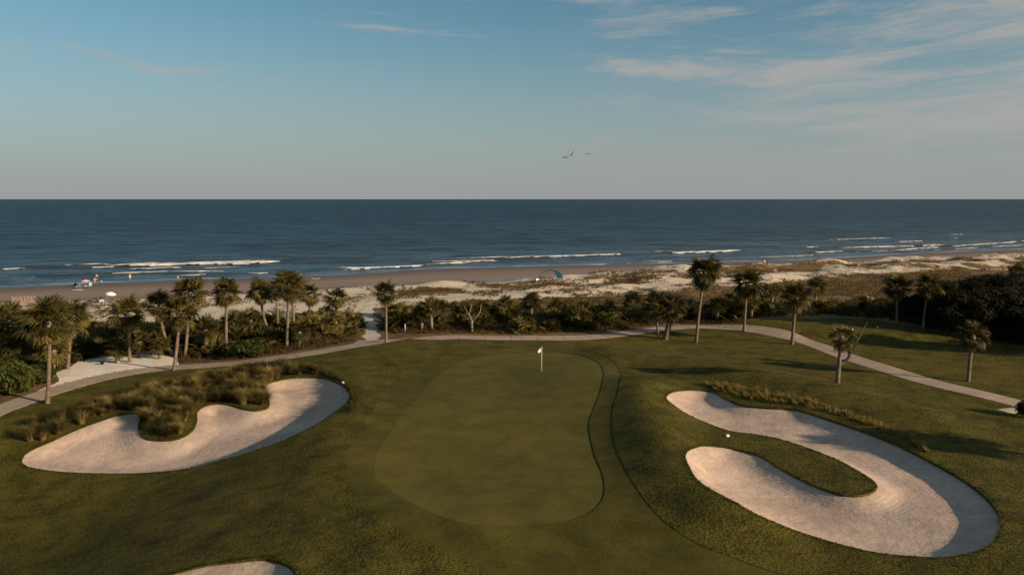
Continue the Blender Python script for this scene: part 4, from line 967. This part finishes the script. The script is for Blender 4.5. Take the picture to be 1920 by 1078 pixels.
def umbrella(q, R, poleh, mat, tilt, label):
    r = empty('beach_umbrella', gpos(q)); ax = Matrix.Rotation(tilt[0], 4, 'X') @ Matrix.Rotation(tilt[1], 4, 'Y')
    MB().tube([(0, 0, -.3), tuple(ax @ Vector((0, 0, poleh + .1)))], .02, 7).build('pole', M['metal'], r)
    V = [tuple(ax @ Vector((0, 0, poleh + .05)))]; F = []; n = 16; m = 5
    for i in range(1, m + 1):
        for j in range(n):
            u = i / m; a = 2 * math.pi * j / n; rr = R * u * (1 if j % 2 == 0 else .965); V.append(tuple(ax @ Vector((rr * math.cos(a), rr * math.sin(a), poleh + .05 - .42 * R * u ** 1.7 + (0 if j % 2 == 0 else .02 * u)))))
    F += [(0, 1 + j, 1 + (j + 1) % n) for j in range(n)]
    for i in range(m - 1):
        for j in range(n): F.append((1 + i * n + j, 1 + (i + 1) * n + j, 1 + (i + 1) * n + (j + 1) % n, 1 + i * n + (j + 1) % n))
    c = obj('canopy', mesh_np('canopy', V, F, M[mat]), r); c.modifiers.new('t', 'SOLIDIFY').thickness = .01
    for j in range(0, n, 2):
        a = 2 * math.pi * j / n; MB().tube([tuple(ax @ Vector((R * u * math.cos(a), R * u * math.sin(a), poleh + .03 - .42 * R * u ** 1.7))) for u in (0, .5, 1)], .006, 4).build('rib', M['metal'], r)
    tag(r, label, 'umbrella')
umbrella((160.5, 538), 1.0, 1.55, 'pink', (0, 0), 'pink beach umbrella shading chairs near the water')
umbrella((206, 561), .95, 1.35, 'mint', (.12, .25), 'pale mint beach umbrella tilted over the dry sand')
def beach_chair(q, yaw, mat, label):
    r = empty('beach_chair', gpos(q), yaw)
    MB().add([(-.28, -.1, .22), (.28, -.1, .22), (.28, .45, .28), (-.28, .45, .28), (-.28, -.1, .245), (.28, -.1, .245), (.28, .45, .305), (-.28, .45, .305)], [(0, 3, 2, 1), (4, 5, 6, 7), (0, 1, 5, 4), (1, 2, 6, 5), (2, 3, 7, 6), (3, 0, 4, 7)]).build('seat', M[mat], r, False)
    MB().add([(-.28, -.1, .24), (.28, -.1, .24), (.28, -.42, .98), (-.28, -.42, .98), (-.28, -.13, .23), (.28, -.13, .23), (.28, -.45, .97), (-.28, -.45, .97)], [(0, 1, 2, 3), (4, 7, 6, 5), (0, 4, 5, 1), (1, 5, 6, 2), (2, 6, 7, 3), (3, 7, 4, 0)]).build('backrest', M[mat], r, False)
    for s in (-1, 1):
        MB().tube([(.3 * s, .47, 0), (.3 * s, .3, .45), (.3 * s, -.3, .48)], .016, 6).build('armrest', M['metal'], r)
        MB().tube([(.3 * s, -.4, 0), (.3 * s, .46, .30)], .016, 6).build('leg', M['metal'], r)
        MB().tube([(.3 * s, -.1, .22), (.3 * s, -.45, 1.0)], .016, 6).build('back_frame', M['metal'], r)
    tag(r, label, 'chair')
beach_chair((168.5, 538), 1.0, 'teal', 'pale teal beach chair under the pink umbrella')
beach_chair((152, 540), 2.2, 'blue', 'blue beach chair in front of the pink umbrella')
beach_chair((146.5, 540), 2.0, 'cloth_white', 'white beach chair beside the blue one by the pink umbrella')
beach_chair((139.5, 537.5), 1.2, 'dark', 'dark beach chair standing apart from the pink umbrella group')
beach_chair((197, 566), 2.0, 'navy', 'navy beach chair below the pale mint umbrella')
beach_chair((185, 567), 1.4, 'dark', 'dark beach chair left of the navy one by the mint umbrella')
def cooler(q, mat, label, d=(.6, .4, .36)):
    r = empty('cooler', gpos(q), .5); MB().box((0, 0, d[2] / 2), d).build('body', M[mat], r, False); MB().box((0, 0, d[2] + .03), (d[0] + .03, d[1] + .03, .06)).build('lid', M['white'], r, False)
    MB().tube([(-d[0] / 2 - .02, 0, d[2] * .7), (-d[0] / 2 - .02, 0, d[2] + .15), (d[0] / 2 + .02, 0, d[2] + .15), (d[0] / 2 + .02, 0, d[2] * .7)], .012, 5).build('handle', M['metal'], r); tag(r, label, 'cooler')
cooler((191, 567.5), 'metal', 'grey cooler between the chairs by the mint umbrella')
cooler((161, 540), 'dark', 'dark cooler under the pink umbrella')
cooler((1007, 526.5), 'white', 'white cooler beside the blue arched beach shade')
def towel(q, w, l, mat, label, name='beach_towel'):
    p = gpos(q); V = []; F = []
    for i in range(7):
        for j in range(5): x = (i / 6 - .5) * l; y = (j / 4 - .5) * w; V.append((x, y, gz(p.x + x, p.y + y) - p.z + .03 + .03 * vn(i * .9, j * .9)))
    for i in range(6):
        for j in range(4): F.append((i * 5 + j, i * 5 + 5 + j, i * 5 + 6 + j, i * 5 + 1 + j))
    o = obj(name, mesh_np(name, V, F, M[mat]), None, p); o.modifiers.new('t', 'SOLIDIFY').thickness = .02; tag(o, label, 'towel')
towel((145, 543.5), 1.0, 1.9, 'cloth_white', 'white towel spread on the sand before the blue chair')
b = gpos((592, 523)); mb = MB()
V = []; F = []
for i in range(13):
    u = i / 12 * 2 - 1; w = .28 * (1 - abs(u) ** 2.4) ** .6 + .004
    V += [(u * 1.1, -w, .06 + .10 * u * u), (u * 1.1, 0, .10 + .10 * u * u), (u * 1.1, w, .06 + .10 * u * u), (u * 1.1, 0, .03 + .10 * u * u)]
for i in range(12):
    for j in range(4): F.append((i * 4 + j, i * 4 + 4 + j, i * 4 + 4 + (j + 1) % 4, i * 4 + (j + 1) % 4))
r = tag(empty('surfboard', b, .1), 'white board lying alone on the wet sand beyond the palm cluster', 'surfboard'); obj('deck', mesh_np('deck', V, F, M['white']), r); MB().box((1.0, 0, .06), (.14, .012, .12)).build('fin', M['dark'], r, False)
towel((270, 541.5), .5, .9, 'pink', 'small faded mat lying alone on the open beach', 'beach_mat')
def arch():
    p = gpos((1033, 522)); r = empty('beach_tent', p); pts = []
    W, H = 2.25, 1.75
    for i in range(25): a = math.pi * i / 24; pts.append((-W * math.cos(a), .0, H * math.sin(a) ** .85))
    MB().tube([(x, -.75, z) for x, y, z in pts], .03, 6).build('arch_pole', M['navy'], r)
    V = []; F = []
    for i in range(25):
        x, y, z = pts[i]; d = .75 + 1.0 * math.sin(math.pi * i / 24) 
        for j in range(6): u = j / 5; V.append((x * (1 - .05 * u) - (1.0 * u * max(0, x / W) if x > 0 else 0), -.75 + u * d * 1.35, z * (1 - .22 * u * u) + .02))
    for i in range(24):
        for j in range(5): F.append((i * 6 + j, i * 6 + 6 + j, i * 6 + 7 + j, i * 6 + 1 + j))
    for nm, mt, rng in (('canopy', 'blue', range(0, 65)), ('canopy_panel', 'cyan', range(65, 120))):
        o = obj(nm, mesh_np(nm, V, [F[i] for i in rng], M[mt]), r); o.modifiers.new('t', 'SOLIDIFY').thickness = .012
    for s in (-1, 1): MB().tube([(W * s, -.75, .05), (W * s + .5 * s, -1.1, -.05)], .01, 4).build('guy_line', M['white'], r)
    tag(r, 'blue arched beach shade standing beyond the dunes', 'beach shade')
arch()

# ---------------------------------------------------------------- birds over the sea
def bird(q, dist, span, roll, wl_, wr_, yaw, label):
    p = at_depth(q, dist); r = empty('flying_bird', p); r.rotation_euler = (0, roll, yaw); k = span / 2
    MB().tube([(0, -.30 * k, .0), (0, -.15 * k, .02), (0, .15 * k, .03), (0, .38 * k, .02), (0, .52 * k, .05), (0, .62 * k, .06), (0, .85 * k, .02)], [.02 * k, .09 * k, .13 * k, .09 * k, .06 * k, .055 * k, .012 * k], 8).build('body', M['birdwhite'], r)
    for s, (e1, e2) in ((-1, wl_), (1, wr_)):
        x1 = .45 * k * math.cos(e1); z1 = .45 * k * math.sin(e1); x2 = x1 + .6 * k * math.cos(e2); z2 = z1 + .6 * k * math.sin(e2)
        V = [(s * .06 * k, .2 * k, .04), (s * .06 * k, -.14 * k, .04), (s * x1, .26 * k, z1 + .04), (s * x1, -.12 * k, z1 + .03), (s * x2, .02 * k, z2 + .04), (s * x2 * .97, -.1 * k, z2 + .03)]
        w = obj('wing', mesh_np('wing', V, [(0, 1, 3, 2), (2, 3, 5, 4)], M['birddark'], False), r); w.modifiers.new('t', 'SOLIDIFY').thickness = .05 * k
    MB().add([(-.06 * k, -.26 * k, 0), (.06 * k, -.26 * k, 0), (.11 * k, -.5 * k, 0), (-.11 * k, -.5 * k, 0), (0, -.38 * k, .03)], [(0, 1, 4), (1, 2, 4), (2, 3, 4), (3, 0, 4), (0, 3, 2, 1)]).build('tail', M['birddark'], r, False)
    tag(r, label, 'bird')
bird((1060, 296), 190, 1.9, .1, (.35, -.6), (.6, -.7), .6, 'lowest gliding bird with drooped dark wing tips')
bird((1072, 291), 190, 2.3, -.75, (.35, .3), (.35, .3), .3, 'banking bird with one long wing raised steeply')
bird((1102.5, 289.5), 190, 1.9, -.1, (.35, -.5), (.35, -.5), .2, 'dark gliding bird apart from the other two')

scene.render.engine = 'CYCLES'
